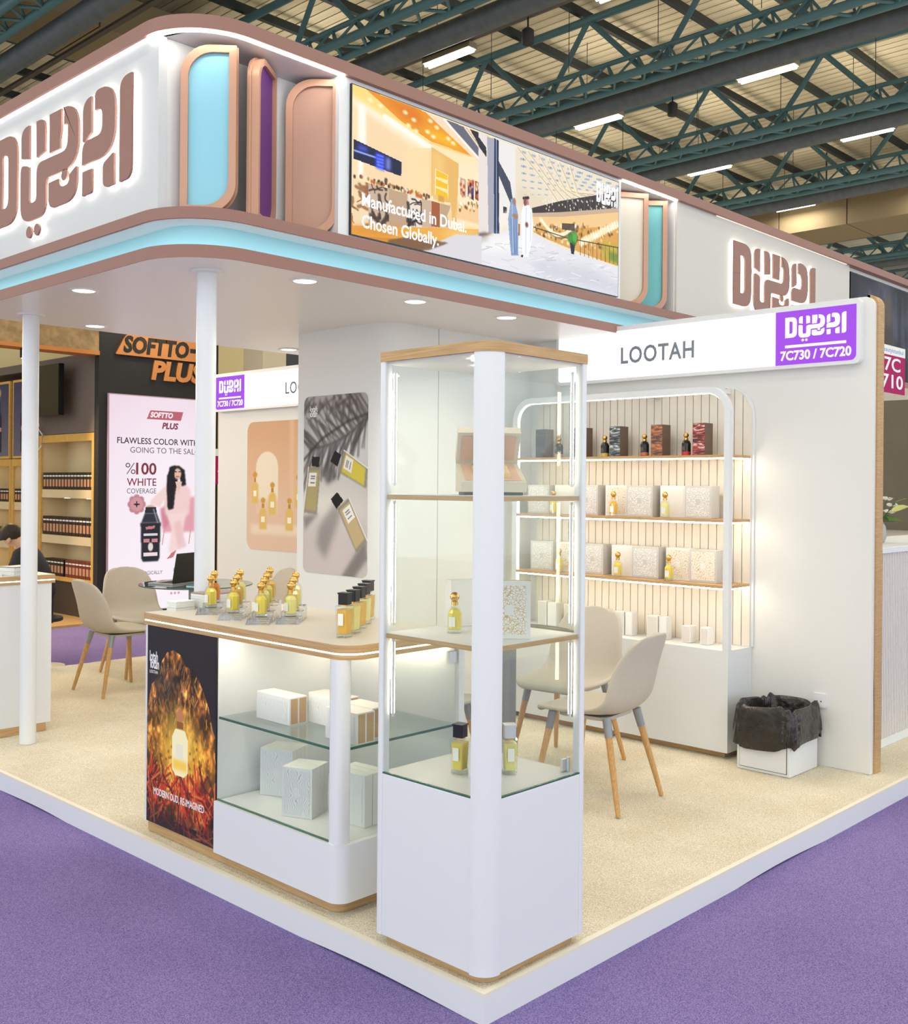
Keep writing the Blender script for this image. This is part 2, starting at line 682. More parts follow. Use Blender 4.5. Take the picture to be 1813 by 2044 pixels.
def print_obj(name, cv, W_, H_, M, m, parent, r=0.0):
    """grid W_ x H_ metres with origin bottom left in frame M; colours from canvas; corner radius r cut away"""
    w, h = cv.w, cv.h
    xs = np.linspace(0, W_, w + 1)
    ys = np.linspace(H_, 0, h + 1)
    X, Y = np.meshgrid(xs, ys)
    if r:
        for cx, cyy, sx, sy in ((r, r, -1, -1), (W_ - r, r, 1, -1), (W_ - r, H_ - r, 1, 1), (r, H_ - r, -1, 1)):
            dx, dy = (X - cx) * sx, (Y - cyy) * sy
            out = (dx > 0) & (dy > 0)
            d = np.hypot(dx, dy)
            k = np.where(out & (d > r), r / np.maximum(d, 1e-9), 1)
            X = np.where(out, cx + (X - cx) * k, X)
            Y = np.where(out, cyy + (Y - cyy) * k, Y)
    co = np.stack([X, Y, np.zeros_like(X)], -1).reshape(-1, 3)
    i = np.arange(h * (w + 1)).reshape(h, w + 1)[:, :w]
    q = np.stack([i + w + 1, i + w + 2, i + 1, i], -1).reshape(-1, 4)
    me = bpy.data.meshes.new(name)
    me.vertices.add(len(co))
    me.vertices.foreach_set('co', co.ravel())
    me.loops.add(q.size)
    me.loops.foreach_set('vertex_index', q.ravel().astype(np.int32))
    me.polygons.add(len(q))
    me.polygons.foreach_set('loop_start', np.arange(0, q.size, 4, dtype=np.int32))
    me.polygons.foreach_set('loop_total', np.full(len(q), 4, np.int32))
    me.update()
    me.validate()
    at = me.attributes.new('ink', 'FLOAT_COLOR', 'FACE')
    c = cv.a.reshape(-1, 3) / 255.0
    c = np.where(c <= 0.04045, c / 12.92, ((c + .055) / 1.055) ** 2.4)
    at.data.foreach_set('color', np.c_[c, np.ones(len(c))].astype(np.float32).ravel())
    return obj(name, me, m, parent, M)


# ================================================================== SETTING
def struct(name, b, m, label, parent=None, **kw):
    o = part(name, b, m, parent, **kw)
    if parent is None:
        tag(o, label, kind='structure')
    return o


FZ = -0.095
fl_ = struct('floor', B().box(-14, -14, FZ - .05, 46, 46, FZ - .004), mat('hall_concrete', rgb(224, 220, 212), .7), 'pale floor of the exhibition hall under the aisle carpet')
for k, (x0, y0, x1, y1) in enumerate(((-4.2, -4.2, 0.6, 15), (0.6, -4.2, 15, 0.6), (0.6, 6.0, 15, 9.3))):
    part('aisle_carpet', B().box(x0, y0, FZ - .006, x1, y1, FZ), PURPLE_CARPET, fl_)

# platform: box with white painted fascia, cream carpet on top, thin lip
plat = thing('platform', 'low white platform edged with a lip and carpeted in cream', 'platform', kind='structure')
PX1, PY1 = 9.5, 6.2
# the fascia meets the hall carpet in a slightly wavy line: two boards with rippled lower edges
def wavy(n, l, seed):
    r = random.Random(seed)
    ph = [r.uniform(0, 6) for _ in range(4)]
    return [FZ + 0.010 + 0.007 * math.sin(2.1 * t + ph[0]) + 0.005 * math.sin(5.3 * t + ph[1]) for t in np.linspace(0, l, n)]
zs = wavy(60, PY1, 1)
ys_ = np.linspace(0, PY1, 60)
part('fascia', B().prism([(0.0, -0.012)] + [(y, z - 0.012) for y, z in zip(ys_, zs)] + [(PY1, -0.012)], 0.0, 0.03, 'x'), WHITE, plat)
zs = wavy(90, PX1, 5)
xs_ = np.linspace(0.0301, PX1, 90)
part('fascia', B().prism([(0.0301, -0.012)] + [(x, z - 0.012) for x, z in zip(xs_, zs)] + [(PX1, -0.012)], 0.0, 0.03, 'y'), WHITE, plat)
part('trim_lip', B().box(0.0, 0.0, -0.012, 0.022, PY1, 0.0), mat('lip_cream', rgb(236, 230, 214), 0.5), plat)
part('trim_lip', B().box(0.022, 0.0, -0.012, PX1, 0.022, 0.0), MATS['lip_cream'], plat)
part('core', B().box(0.03, 0.03, FZ, PX1, PY1, -0.014), WHITE, plat)
# carpet with a soft nap: finely jittered grid
def nap(x0, y0, x1, y1, nx, ny, amp):
    xs, ys = np.linspace(x0, x1, nx), np.linspace(y0, y1, ny)
    b = B()
    vs = [(x, y, amp * RNG.random() - amp) for y in ys for x in xs]
    fs = [(j * nx + i, j * nx + i + 1, (j + 1) * nx + i + 1, (j + 1) * nx + i) for j in range(ny - 1) for i in range(nx - 1)]
    return b.add(vs, fs)
cp = part('carpet', nap(0.018, 0.018, PX1, PY1, 260, 200, 0.003), CREAM_CARPET, plat, smooth=True)

# far hall walls; open gap under the roof is added to let light in
FARW = noise_mat('far_hall_wall', rgb(120, 112, 100), rgb(134, 126, 112), 0.3, 0.9)
struct('wall_back', B().box(40, -14, FZ, 40.3, 44, 7.5), FARW, 'distant wall of the exhibition hall below a gap added to admit light')
struct('wall_side', B().box(-14, 40, FZ, 40, 40.3, 7.5), FARW, 'distant side wall of the exhibition hall below a gap added to admit light')

# booth wall x = 3.2 with oak end post
wl = thing('wall_booth', 'long white booth wall with a rounded oak edge post', 'wall', kind='structure')
WP = rrect(0.160, 0, 6.24, 2.52, (0, 0, 0.05, 0.05))
part('panel', B().prism(WP, 3.2, 3.235, 'x'), WALLW, wl)
part('rear_panel', B().prism(rrect(0.2, 0, 6.24, 2.52), 3.2355, 3.30, 'x'), WALLW, wl)
part('end_post', B().prism(rrect(0.150, 0, 0.195, 2.535, (0, 0, 0, 0.06)), 3.2355, 3.315, 'x'), OAK, wl)

# storage room block under the canopy
st = thing('wall_storage', 'white storage block with a rounded corner carrying the canopy', 'wall', kind='structure')
part('shell', B().prism(rrect(1.87, 2.485, 3.2, 3.33, (0.13, 0, 0, 0), 10), 0, 2.472), WALLW, st, smooth=True)
part('seam', B().box(2.296, 2.4835, 0, 2.300, 2.487, 2.47), mat('seam_grey', rgb(170, 166, 158), 0.8), st)

# ------------------------------------------------------------------ canopy
CX, CY, CR, CYB, CXE = 0.05, 1.757, 0.33, 4.2, 9.2
def edge(d, n=16, y1=CYB, x1=CXE):
    """outline from far end of the short face around the rounded corner and along the long face, inset by d"""
    r = CR - d
    p = [(CX + d, y1)]
    for i in range(n + 1):
        a = PI + 0.5 * PI * i / n
        p.append((CX + CR + r * math.cos(a), CY + CR + r * math.sin(a)))
    p.append((x1, CY + d))
    return p
def ring(d0, d1, z0, z1, **kw):
    b = B()
    a, c = edge(d0, **kw), edge(d1, **kw)
    return b.prism(a + c[::-1], z0, z1)
can = thing('booth_canopy', 'white canopy fascia with rounded corner, rose brown bands and pale cyan strip', 'canopy')
part('top_band', ring(0.0, 0.32, 3.452, 3.512), BROWN, can, smooth=True)
part('upper_band', ring(0.0, 0.30, 2.638, 2.688, x1=6.68), BROWN, can, smooth=True)
part('band_underside', ring(0.012, 0.29, 2.634, 2.638, x1=6.67), WHITE, can)
part('cyan_strip', ring(0.115, 0.15, 2.525, 2.634, x1=6.67), CYAN, can, smooth=True)
part('cove_light', ring(0.075, 0.095, 2.5265, 2.5305, x1=6.6), emis('cove_led', (0.84, 0.95, 1.0, 1), 2.2), can)
part('lower_band', ring(0.0, 0.05, 2.471, 2.526), BROWN, can, smooth=True)
part('soffit', B().prism([(x, y) for x, y in edge(0.004)] + [(CXE, CYB)], 2.4700, 2.4712), SOFF, can)
part('deck', B().prism([(x, y) for x, y in edge(0.05)] + [(CXE, CYB)], 2.4715, 2.524), WHITE, can)
# fascia panels: short face, niche back, long face pieces
part('fascia_panel', B().box(CX + .03, 2.012, 2.688, CX + .07, CYB, 3.452), FASC, can)
part('niche_back', B().box(CX + .04, 2.022, 2.688, 1.0, 2.06, 3.452), WHITE, can)
part('niche_side', B().box(0.905, CY + .03, 2.688, 0.945, 2.022, 3.452), WHITE, can)
part('screen_surround', B().box(0.945, CY + .03, 2.688, 3.225, 2.022, 3.452), WHITE, can)
part('niche_back', B().box(3.225, 2.022, 2.688, 3.9, 2.06, 3.452), WHITE, can)
part('niche_side', B().box(3.875, CY + .045, 2.688, 3.885, 2.022, 3.452), WHITE, can)
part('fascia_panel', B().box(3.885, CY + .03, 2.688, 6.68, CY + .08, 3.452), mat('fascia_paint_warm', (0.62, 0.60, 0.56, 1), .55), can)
part('fascia_panel', B().box(6.68, CY + .06, 2.527, CXE, CY + .11, 3.452), WALLW, can)
part('niche_ceiling', ring(0.035, 0.30, 3.4475, 3.4515, y1=2.02, x1=0.92), WHITE, can)
part('niche_ceiling', B().box(3.23, CY + .035, 3.4475, 3.87, 2.02, 3.4515), WHITE, can)
# light strips under the top band
lp = edge(0.022, 16, CYB, CXE)
part('light_strip', ring(0.016, 0.028, 3.445, 3.4515, y1=2.0, x1=0.93), emis('led_niche', (1, .93, .80, 1), 26.0), can)
part('light_strip', B().box(CX + .016, 2.03, 3.447, CX + .026, CYB, 3.4515), emis('led_panel_wash', (1, .95, .86, 1), 3.0), can)
part('light_strip', B().box(3.23, CY + .016, 3.445, 3.87, CY + .028, 3.4515), MATS['led_niche'], can)
part('light_strip', B().box(4.4, CY + .018, 3.447, 6.6, CY + .026, 3.4515), emis('led_wall_wash', (1, .92, .8, 1), 1.0), can)


def louvre(pa, pb, z0, z1, m, label, th=0.055, fw=0.032, r=0.17):
    """slab standing in a niche, turned on its vertical axis; top corner near pa and bottom corner near pb rounded"""
    (xa, ya), (xb, yb) = pa, pb
    wd = math.hypot(xb - xa, yb - ya)
    t = thing('louvre_panel', label, 'decor panel', (xa, ya, z0), math.atan2(yb - ya, xb - xa), 'turned panels in the canopy niches')
    h = z1 - z0
    outer = rrect(0, 0, wd, h, (0, r, 0, r), 8)
    inner = rrect(fw, fw, wd - fw, h - fw, (0, r - fw * .6, 0, r - fw * .6), 8)
    b = B()
    n = len(outer)
    vs = [(x, 0, z) for x, z in outer] + [(x, 0, z) for x, z in inner] + [(x, th, z) for x, z in outer] + [(x, 0.016, z) for x, z in inner]
    fs = []
    for i in range(n):
        k = (i + 1) % n
        fs += [(i, k, n + k, n + i), (i, 2 * n + i, 2 * n + k, k), (n + i, n + k, 3 * n + k, 3 * n + i)]
    fs.append(tuple(range(2 * n, 3 * n)))
    part('frame', b.add(vs, fs), COPPER, t, smooth=True)
    part('edge_trim', B().prism(grow(outer, 0.006), th * .62, th * .8, 'y'), COPPER, t, smooth=True)
    part('infill', B().prism(inner, 0.016, 0.022, 'y'), m, t)
    return t


louvre((0.165, 1.975), (0.345, 1.815), 2.689, 3.425, BLUEP, 'light blue panel in a copper frame beside the rounded canopy corner', r=0.13)
louvre((0.455, 1.800), (0.690, 1.985), 2.689, 3.435, PURPLEP, 'deep purple panel in a copper frame, turned almost edge-on', r=0.12, fw=0.026)
louvre((0.735, 1.975), (0.918, 1.80), 2.689, 3.435, ROSEP, 'rose panel in a copper frame next to the large screen', r=0.13)
louvre((3.29, 1.96), (3.56, 1.80), 2.689, 3.435, CREAMP, 'cream panel in a copper frame past the far end of the screen', r=0.13)
louvre((3.60, 1.96), (3.79, 1.80), 2.689, 3.435, TEALP, 'narrow teal panel in a copper frame before the small wall wordmark', r=0.10)


def column(loc, label):
    t = thing('canopy_column', label, 'column', loc, group='white tubular columns under the canopy')
    part('shaft', B().lathe([(0.0455, 0), (0.0455, 2.465)], 28, cap=True), WHITE, t, smooth=True)
    part('ceiling_plate', B().lathe([(0.076, 2.460), (0.076, 2.470)], 28), WHITE, t, smooth=True)
    return t


column((0.366, 3.88, 0), 'slim white round column standing beside the far display counter')
column((0.361, 2.06, 0), 'slim white round column rising behind the near display counter')


DLAB = ['close to the short canopy face', 'between the rounded corner and the storage block', 'in front of the storage block corner', 'above the top of the tower', 'beside the round column at the far edge',
        'in front of the far booth sign', 'of the adjoining stand nearest the wall, added to brighten that stand', 'of the adjoining stand further along, added to brighten that stand']


def downlight(x, y, i):
    t = thing('downlight', 'recessed round downlight in the soffit ' + DLAB[i], 'downlight', (x, y, 2.47), group='downlights recessed in the canopy soffit')
    part('ring', B().lathe([(0.058, -0.006), (0.075, -0.004), (0.075, 0.0), (0.058, 0.0)], 24, cap=False), WHITE, t, smooth=True)
    part('lens', B().lathe([(0.056, -0.003), (0.056, -0.002)], 24), DOWN, t)
    ld = bpy.data.lights.new('downlight_beam', 'SPOT')
    ld.energy = DOWN_W
    ld.color = (1.0, 0.90, 0.74)
    ld.spot_size = math.radians(140)
    ld.spot_blend = 0.8
    ld.shadow_soft_size = 0.05
    lo = obj('downlight_beam', ld, parent=t)
    lo.location = (0, 0, -0.012)


for i, (x, y) in enumerate(((0.21, 2.936), (0.796, 1.897), (1.528, 1.90), (2.237, 1.88), (0.825, 4.01), (2.292, 3.99), (4.6, 2.1), (6.0, 2.1))):  # the last two are added to brighten the adjoining stand
    downlight(x, y, i)

# ------------------------------------------------------------------ wordmark signs on the fascia
sg = thing('wordmark_sign', 'large halo-lit rose brown DUBAI letters on the short canopy face', 'sign', (CX + .03, 3.65, 2.858), group='halo-lit wordmarks on the fascia')
put_wordmark(sg, FW(0, 0, 0), 1.457, 0.468, BROWN, 0.012, HALO, 0.016)
sg = thing('wordmark_sign', 'halo-lit rose brown DUBAI letters on the long face above the booth sign', 'sign', (4.617, CY + .03, 2.848), group='halo-lit wordmarks on the fascia')
put_wordmark(sg, FS(0, 0, 0), 1.338, 0.462, BROWN, 0.012, HALO, 0.016)

# ------------------------------------------------------------------ large LED screen on the long face
scr = thing('video_screen', 'large bright video screen showing a mall, a shop counter and two standing figures', 'screen', (0.975, CY + .03, 2.705))
SW, SH = 2.205, 0.718
part('bezel', B().box(-0.004, -0.014, -0.004, SW + 0.004, -0.001, SH + 0.004), BLACK, scr)


def c2(x, y):
    return (700 + x / 3.65, 160 + y / 3.65)


def c3(x, y):
    return (960 + x / 3.155, 230 + y / 3.155)


def paint_screen():
    c = Cv(640, 250, (255, 232, 186), quad=[(708, 166), (1240, 363), (1237, 590), (706, 466)])
    rd = random.Random(11)
    def p(pts, col, al=1.0, soft=0):
        c.poly([c2(*q) for q in pts], col, al, soft)
    def ln(pts, w, col, al=1.0):
        c.line([c2(*q) for q in pts], w, col, al)
    def P(pts, col, al=1.0, soft=0):
        c.poly([c3(*q) for q in pts], col, al, soft)
    def LN(pts, w, col, al=1.0):
        c.line([c3(*q) for q in pts], w, col, al)
    c.blend((c.X > .46).astype(float), (240, 230, 212))
    c.blend(((c.X > .46) & (c.Y > .72)).astype(float), (226, 226, 232))
    c.blend(((c.X < .47) & (c.Y > .86)).astype(float), (214, 140, 50))
    # ---- shop interior: wall, lit ceiling, orange timber ceiling
    p([(30, 20), (610, 460), (610, 1080), (30, 1080)], (254, 228, 182))
    p([(110, 200), (440, 470), (440, 830), (110, 720)], (253, 220, 176), 1, 3)
    p([(30, 20), (130, 60), (600, 450), (600, 490), (30, 130)], (255, 222, 130), 1, 3)
    p([(30, 110), (600, 470), (590, 530), (30, 160)], (255, 246, 222), .95, 5)
    p([(130, 60), (560, 225), (900, 550), (600, 440), (380, 290)], (240, 150, 34))
    p([(250, 115), (500, 200), (560, 330), (420, 270)], (226, 118, 26), .8, 6)
    p([(520, 330), (720, 400), (860, 520), (640, 440)], (252, 196, 30), .9, 6)
    for x, y in ((415, 230), (478, 285), (598, 292), (645, 340), (578, 372), (620, 408), (440, 325), (495, 365), (730, 422), (765, 455), (160, 140), (235, 180)):
        c.ell(c2(x, y), .007, .005, (255, 246, 200), 1, .6)
    ln([(100, 200), (100, 440)], .022, (255, 252, 240))
    ln([(90, 600), (90, 720)], .014, (255, 252, 240))
    ln([(270, 265), (440, 380), (600, 490)], .016, (255, 253, 244))
    ln([(595, 450), (900, 552)], .004, (250, 206, 120))
    # video wall
    p([(40, 425), (388, 592), (386, 698), (38, 568)], (26, 34, 66))
    p([(80, 462), (140, 490), (140, 525), (60, 495)], (80, 90, 230), .9, 3)
    ln([(45, 508), (200, 560)], .005, (150, 170, 255))
    p([(198, 520), (262, 545), (262, 660), (198, 632)], (50, 70, 255), .9, 2)
    for k in range(5):
        p([(205 + k * 3, 535 + k * 24), (260, 552 + k * 24), (260, 560 + k * 24), (205, 545 + k * 24)], (150, 170, 255), .8, 1)
    p([(275, 555), (308, 570), (305, 660), (275, 648)], (140, 150, 250), .9, 3)
    # plinth wall, timber wall with lit niche, window wall
    p([(440, 490), (605, 490), (605, 860), (435, 820)], (254, 224, 172))
    p([(605, 480), (805, 605), (805, 1040), (605, 960)], (236, 186, 104))
    p([(610, 500), (700, 560), (700, 960), (610, 900)], (246, 204, 130), .8, 6)
    p([(632, 640), (728, 688), (728, 860), (630, 830)], (255, 236, 170))
    for k in range(3):
        y = 648 + k * 66
        p([(638, y), (724, y + 42), (724, y + 78), (638, y + 52)], (248, 196, 40))
    p([(805, 600), (1020, 640), (1020, 1090), (790, 1040)], (254, 234, 196))
    p([(800, 880), (970, 930), (965, 1050), (780, 1000)], (246, 204, 150), .9, 2)
    for x0, x1, col in ((815, 858, (206, 170, 150)), (870, 914, (76, 66, 110)), (925, 970, (150, 66, 40))):
        p([(x0, 702 + (x0 - 815) * .24), (x1, 712 + (x1 - 815) * .24), (x1, 842 + (x1 - 815) * .32), (x0, 826 + (x0 - 815) * .32)], col)
        for k in range(16):
            x, y = rd.uniform(x0 + 4, x1 - 4), rd.uniform(735, 850)
            c.ell(c2(x, y), .004, .006, rd.choice([(250, 226, 190), (200, 80, 50), (40, 30, 60), (240, 150, 90)]), .9, .4)
    for k in range(26):
        c.ell(c2(rd.uniform(810, 960), rd.uniform(890, 945)), .003, .005, rd.choice([(120, 70, 30), (255, 250, 230), (200, 150, 60)]), .9, .4)
    # marble and stone counter
    p([(30, 705), (640, 880), (745, 905), (720, 985), (742, 1075), (30, 1060)], (222, 196, 162))
    def cell(x0, x1, base, vein):
        y0 = lambda x: 712 + (x - 30) * .285
        p([(x0, y0(x0)), (x1, y0(x1)), (x1, 1070), (x0, 1062)], base)
        if vein:
            for k in range(18):
                x = rd.uniform(x0, x1)
                y = rd.uniform(y0(x) + 5, 1060)
                a = rd.uniform(0, 6.28)
                q = [(x, y)]
                for _ in range(3):
                    a += rd.uniform(-.9, .9)
                    q.append((min(max(q[-1][0] + 24 * math.cos(a), x0), x1), q[-1][1] + 24 * math.sin(a)))
                ln(q, rd.choice([.003, .005, .009]), vein, .85)
    cell(30, 145, (246, 220, 180), (150, 100, 60))
    cell(148, 292, (206, 180, 158), (66, 50, 44))
    cell(296, 430, (196, 164, 134), None)
    cell(434, 534, (238, 226, 208), (40, 34, 32))
    cell(538, 604, (206, 180, 156), None)
    cell(606, 668, (168, 92, 52), None)
    cell(670, 740, (196, 166, 136), None)
    p([(720, 985), (750, 905), (760, 1075), (742, 1075)], (246, 214, 160))
    p([(30, 690), (640, 868), (745, 892), (745, 908), (640, 886), (30, 712)], (255, 232, 176))
    for k in range(70):
        x = rd.uniform(40, 640)
        c.ell(c2(x, 700 + (x - 30) * .29 - rd.uniform(0, 22)), .0035, .005, rd.choice([(60, 44, 36), (246, 240, 226), (180, 130, 60), (206, 90, 40)]), .9, .4)
    p([(490, 815), (545, 835), (540, 860), (490, 845)], (206, 100, 40), .9, 1)
    p([(655, 835), (698, 845), (698, 890), (655, 880)], (216, 156, 70), .9, 1)
    # timber floor
    p([(30, 1055), (742, 1075), (1010, 1085), (800, 1180), (30, 1130)], (238, 174, 74))
    p([(30, 1060), (450, 1075), (300, 1150), (30, 1120)], (222, 140, 44), .8, 6)
    p([(742, 1075), (1010, 1090), (830, 1160), (640, 1130)], (252, 206, 110), .8, 6)
    # ---- facade framing
    p([(560, 225), (1022, 400), (1022, 660), (900, 545)], (252, 222, 190))
    p([(715, 285), (860, 340), (1022, 560), (1022, 650), (830, 430)], (104, 106, 122))
    p([(885, 350), (960, 380), (1020, 500), (1005, 560)], (38, 38, 44))
    p([(945, 372), (1022, 400), (1022, 490)], (200, 204, 214))
    ln([(850, 340), (1005, 555)], .006, (250, 230, 200))
    ln([(700, 282), (1000, 620)], .007, (255, 250, 240))
    P([(0, 90), (60, 130), (60, 260), (70, 740), (0, 760)], (236, 226, 222))
    P([(0, 130), (50, 200), (50, 260), (0, 190)], (42, 42, 48))
    P([(55, 130), (105, 145), (105, 740), (62, 740)], (170, 170, 186))
    P([(100, 140), (128, 155), (130, 742), (96, 742)], (36, 46, 80))
    LN([(113, 150), (113, 740)], .003, (180, 206, 236), .8)
    P([(130, 155), (235, 190), (235, 540), (200, 560), (135, 740)], (240, 236, 234))
    P([(128, 285), (200, 420), (215, 520), (205, 560), (130, 380)], (66, 72, 92))
    P([(155, 570), (178, 575), (178, 615), (155, 612)], (50, 52, 60))
    P([(130, 640), (190, 590), (190, 700), (135, 700)], (250, 240, 226), .9, 3)
    # ---- vaulted glass roof
    P([(232, 190), (880, 420), (880, 470), (600, 520), (340, 590), (236, 560)], (238, 226, 204))
    for k in range(11):
        t = k / 10
        x0, y0 = 240 + t * 600, 200 + t * 215
        xe, ye = 330 + t * 240, 590 - t * 90
        for j in range(7):
            u = j / 7
            x = x0 + 40 - u * 40 * (1 - t) + (xe - x0) * u * .62
            y = y0 + 28 + (ye - y0) * u * .8
            w = (22 - 13 * u) * (1 - .2 * t)
            P([(x - w, y - w * .5), (x + w, y - w * .1), (x + w * .9, y + w * .55), (x - w, y + w * .2)], (166, 184, 208), .95)
            P([(x - w * .1, y - w * .4), (x + w * .1, y - w * .3), (x + w * .1, y + w * .5), (x - w * .1, y + w * .4)], (120, 124, 132), .8)
    for k in range(6):
        t = k / 5
        LN([(240 + t * 330, 192 + t * 118), (420 + t * 200, 420 + t * 60), (500 + t * 220, 540 - t * 50)], .010, (250, 236, 206), .95)
        LN([(248 + t * 330, 200 + t * 118), (426 + t * 200, 426 + t * 60), (504 + t * 220, 545 - t * 50)], .0025, (190, 160, 116), .9)
    P([(240, 430), (340, 480), (480, 560), (340, 600), (236, 560)], (232, 216, 190), .7, 5)
    # ---- galleries
    P([(335, 580), (520, 535), (880, 475), (880, 585), (520, 608), (340, 615)], (62, 54, 56))
    for k in range(60):
        c.ell(c3(rd.uniform(370, 870), rd.uniform(530, 600)), .002, .0032, (255, 248, 220), .95, .5)
    for k in range(9):
        x = 560 + k * 36
        LN([(x, 520 - k * 4), (x, 600)], .002, (110, 100, 100), .8)
    P([(340, 612), (520, 606), (880, 580), (880, 612), (520, 640), (340, 640)], (206, 176, 150))
    P([(340, 636), (520, 636), (880, 606), (880, 700), (600, 720), (340, 700)], (246, 206, 146))
    P([(340, 690), (600, 710), (880, 690), (880, 950), (560, 830), (345, 740)], (226, 168, 84))
    for k in range(150):
        x = rd.uniform(350, 875)
        y = rd.uniform(680, 740 + (x - 350) * .35)
        c.ell(c3(x, y), rd.uniform(.002, .006), rd.uniform(.003, .008), rd.choice([(255, 236, 170), (255, 246, 214), (120, 80, 40), (80, 64, 60), (226, 170, 90), (180, 130, 60)]), .8, .5)
    for k in range(60):      # glittering chandelier ribbon
        t = k / 59
        x = 390 + t * 220
        y = 650 + 70 * math.sin(t * 3.4) + t * 60
        c.ell(c3(x, y), .0045, .006, (255, 246, 210), .95, .4)
        c.ell(c3(x + 8, y + 16), .0035, .005, (150, 120, 80), .8, .4)
    for k in range(50):
        t = k / 49
        c.ell(c3(640 + t * 240, 800 - t * 120 + 14 * math.sin(k * 2.1)), .0055, .008, rd.choice([(255, 240, 190), (255, 252, 230)]), .95, .4)
    P([(525, 675), (605, 680), (605, 725), (525, 715)], (70, 56, 48), .85)
    P([(770, 790), (880, 810), (880, 950), (770, 890)], (196, 176, 60), .8, 3)
    P([(820, 850), (875, 870), (875, 930), (820, 905)], (104, 140, 50), .8, 3)
    LN([(345, 700), (560, 770), (880, 830)], .003, (60, 52, 46))
    LN([(345, 735), (560, 850), (880, 950)], .004, (250, 232, 190))
    for k in range(10):
        x = 640 + k * 26
        LN([(x, 790 + (x - 640) * .16), (x, 880 + (x - 640) * .24)], .002, (50, 44, 42), .9)
    # ---- polished floor
    P([(0, 770), (130, 742), (190, 720), (345, 740), (560, 850), (880, 955), (880, 1130), (0, 935)], (232, 232, 238))
    P([(0, 780), (180, 750), (380, 800), (200, 860), (0, 850)], (250, 248, 248), .9, 8)
    P([(300, 900), (700, 960), (880, 1060), (880, 1130), (400, 1010)], (206, 208, 218), .8, 10)
    for k in range(90):
        x = rd.uniform(0, 870)
        y = rd.uniform(790 + max(0, x - 345) * .36, min(1120, 930 + x * .225))
        LN([(x, y), (x + rd.uniform(20, 60), y + rd.uniform(-16, 22))], rd.choice([.0015, .003]), rd.choice([(186, 188, 198), (252, 252, 254), (206, 204, 206)]), .7)
    p([(780, 1165), (900, 1130), (1010, 1100), (1020, 1160), (900, 1200)], (196, 186, 180), .8, 4)
    P([(0, 740), (30, 735), (95, 742), (0, 765)], (90, 74, 66), .8, 2)
    c.poly([(966, 470), (915, 466), (868, 487), (840, 500), (966, 530)], (222, 220, 224), 1, 1)
    c.poly([(780, 478), (828, 470), (900, 484), (862, 498), (838, 500), (780, 486)], (120, 88, 66), .9, 1)
    # ---- two figures and the planter
    P([(203, 525), (222, 518), (232, 535), (238, 575), (248, 620), (250, 880), (205, 880), (195, 780), (186, 650), (196, 585)], (138, 164, 204))
    for x0, x1 in ((204, 214), (222, 226), (236, 240), (212, 232)):
        LN([(x0, 650), (x1, 870)], .003, (102, 128, 172), .8)
    LN([(212, 560), (216, 860)], .004, (186, 206, 232), .8)
    c.ell(c3(226, 540), .0055, .011, (170, 122, 100), 1, .3)
    c.ell(c3(230, 632), .011, .008, (176, 128, 104), 1, .3)
    P([(250, 680), (260, 680), (260, 755), (250, 755)], (176, 110, 56))
    P([(282, 560), (318, 556), (335, 600), (345, 680), (334, 800), (312, 890), (276, 886), (268, 720), (268, 620)], (248, 249, 253))
    LN([(300, 580), (296, 870)], .003, (206, 214, 228), .9)
    LN([(330, 610), (326, 790)], .003, (214, 220, 232), .9)
    P([(284, 516), (312, 512), (318, 560), (286, 568)], (196, 130, 142))
    LN([(284, 519), (313, 515)], .008, (34, 30, 34))
    c.ell(c3(293, 542), .006, .011, (128, 86, 68), 1, .3)
    c.ell(c3(303, 686), .006, .008, (130, 88, 70), 1, .3)
    P([(268, 875), (282, 875), (278, 892), (266, 888)], (40, 36, 40))
    P([(574, 795), (608, 795), (600, 872), (582, 868)], (36, 42, 72))
    for k in range(12):
        c.ell(c3(590 + rd.uniform(-18, 18), 775 + rd.uniform(-20, 18)), .009, .012, rd.choice([(66, 150, 60), (90, 176, 76), (46, 116, 46)]), 1, .4)
    return c.done()


print_obj('picture', paint_screen(), SW, SH, FS(0, -0.0145, 0), print_mat('screen_picture', 1.0), scr)
# caption and wordmark on the screen (in its own plane)
text('caption_line', 'Manufactured in Dubai.', 0.088, FS(0.065, -0.016, 0.150), WTXT, scr, ext=0.0005, width=0.74, bold=0.0015)
text('caption_line', 'Chosen Globally.', 0.088, FS(0.065, -0.016, 0.045), WTXT, scr, ext=0.0005, width=0.53, bold=0.0015)
put_wordmark(scr, FS(SW - 0.235, -0.0150, SH - 0.165), 0.225, 0.125, WTXT, 0.001)

# neighbour's dark screen further along
ns = thing('video_screen', 'dark video screen with a blurred figure beyond the oak wall end', 'screen', (6.71, CY + .06, 2.528))
part('bezel', B().box(0, -0.03, 0, 2.3, -0.001, 0.88), BLACK, ns)
def paint_dark():
    c = Cv(150, 70, (66, 70, 84))
    c.noise(14, .5)
    for i in range(26):
        x = random.random()
        c.line([(x, random.uniform(0, .5)), (x + random.uniform(-.02, .02), random.uniform(.5, 1))], random.uniform(.004, .016), random.choice([(110, 124, 150), (40, 44, 60), (150, 156, 166), (30, 30, 40)]), .6)
    c.ell((.36, .30), .045, .09, (120, 104, 92), .9, .3)
    c.poly([(.25, 1), (.30, .62), (.33, .45), (.39, .45), (.43, .62), (.50, 1)], (88, 78, 74), 1, 2)
    return c.done(1)
print_obj('picture', paint_dark(), 2.28, 0.86, FS(0.01, -0.0305, 0.01), print_mat('dark_screen_picture', .55), ns)


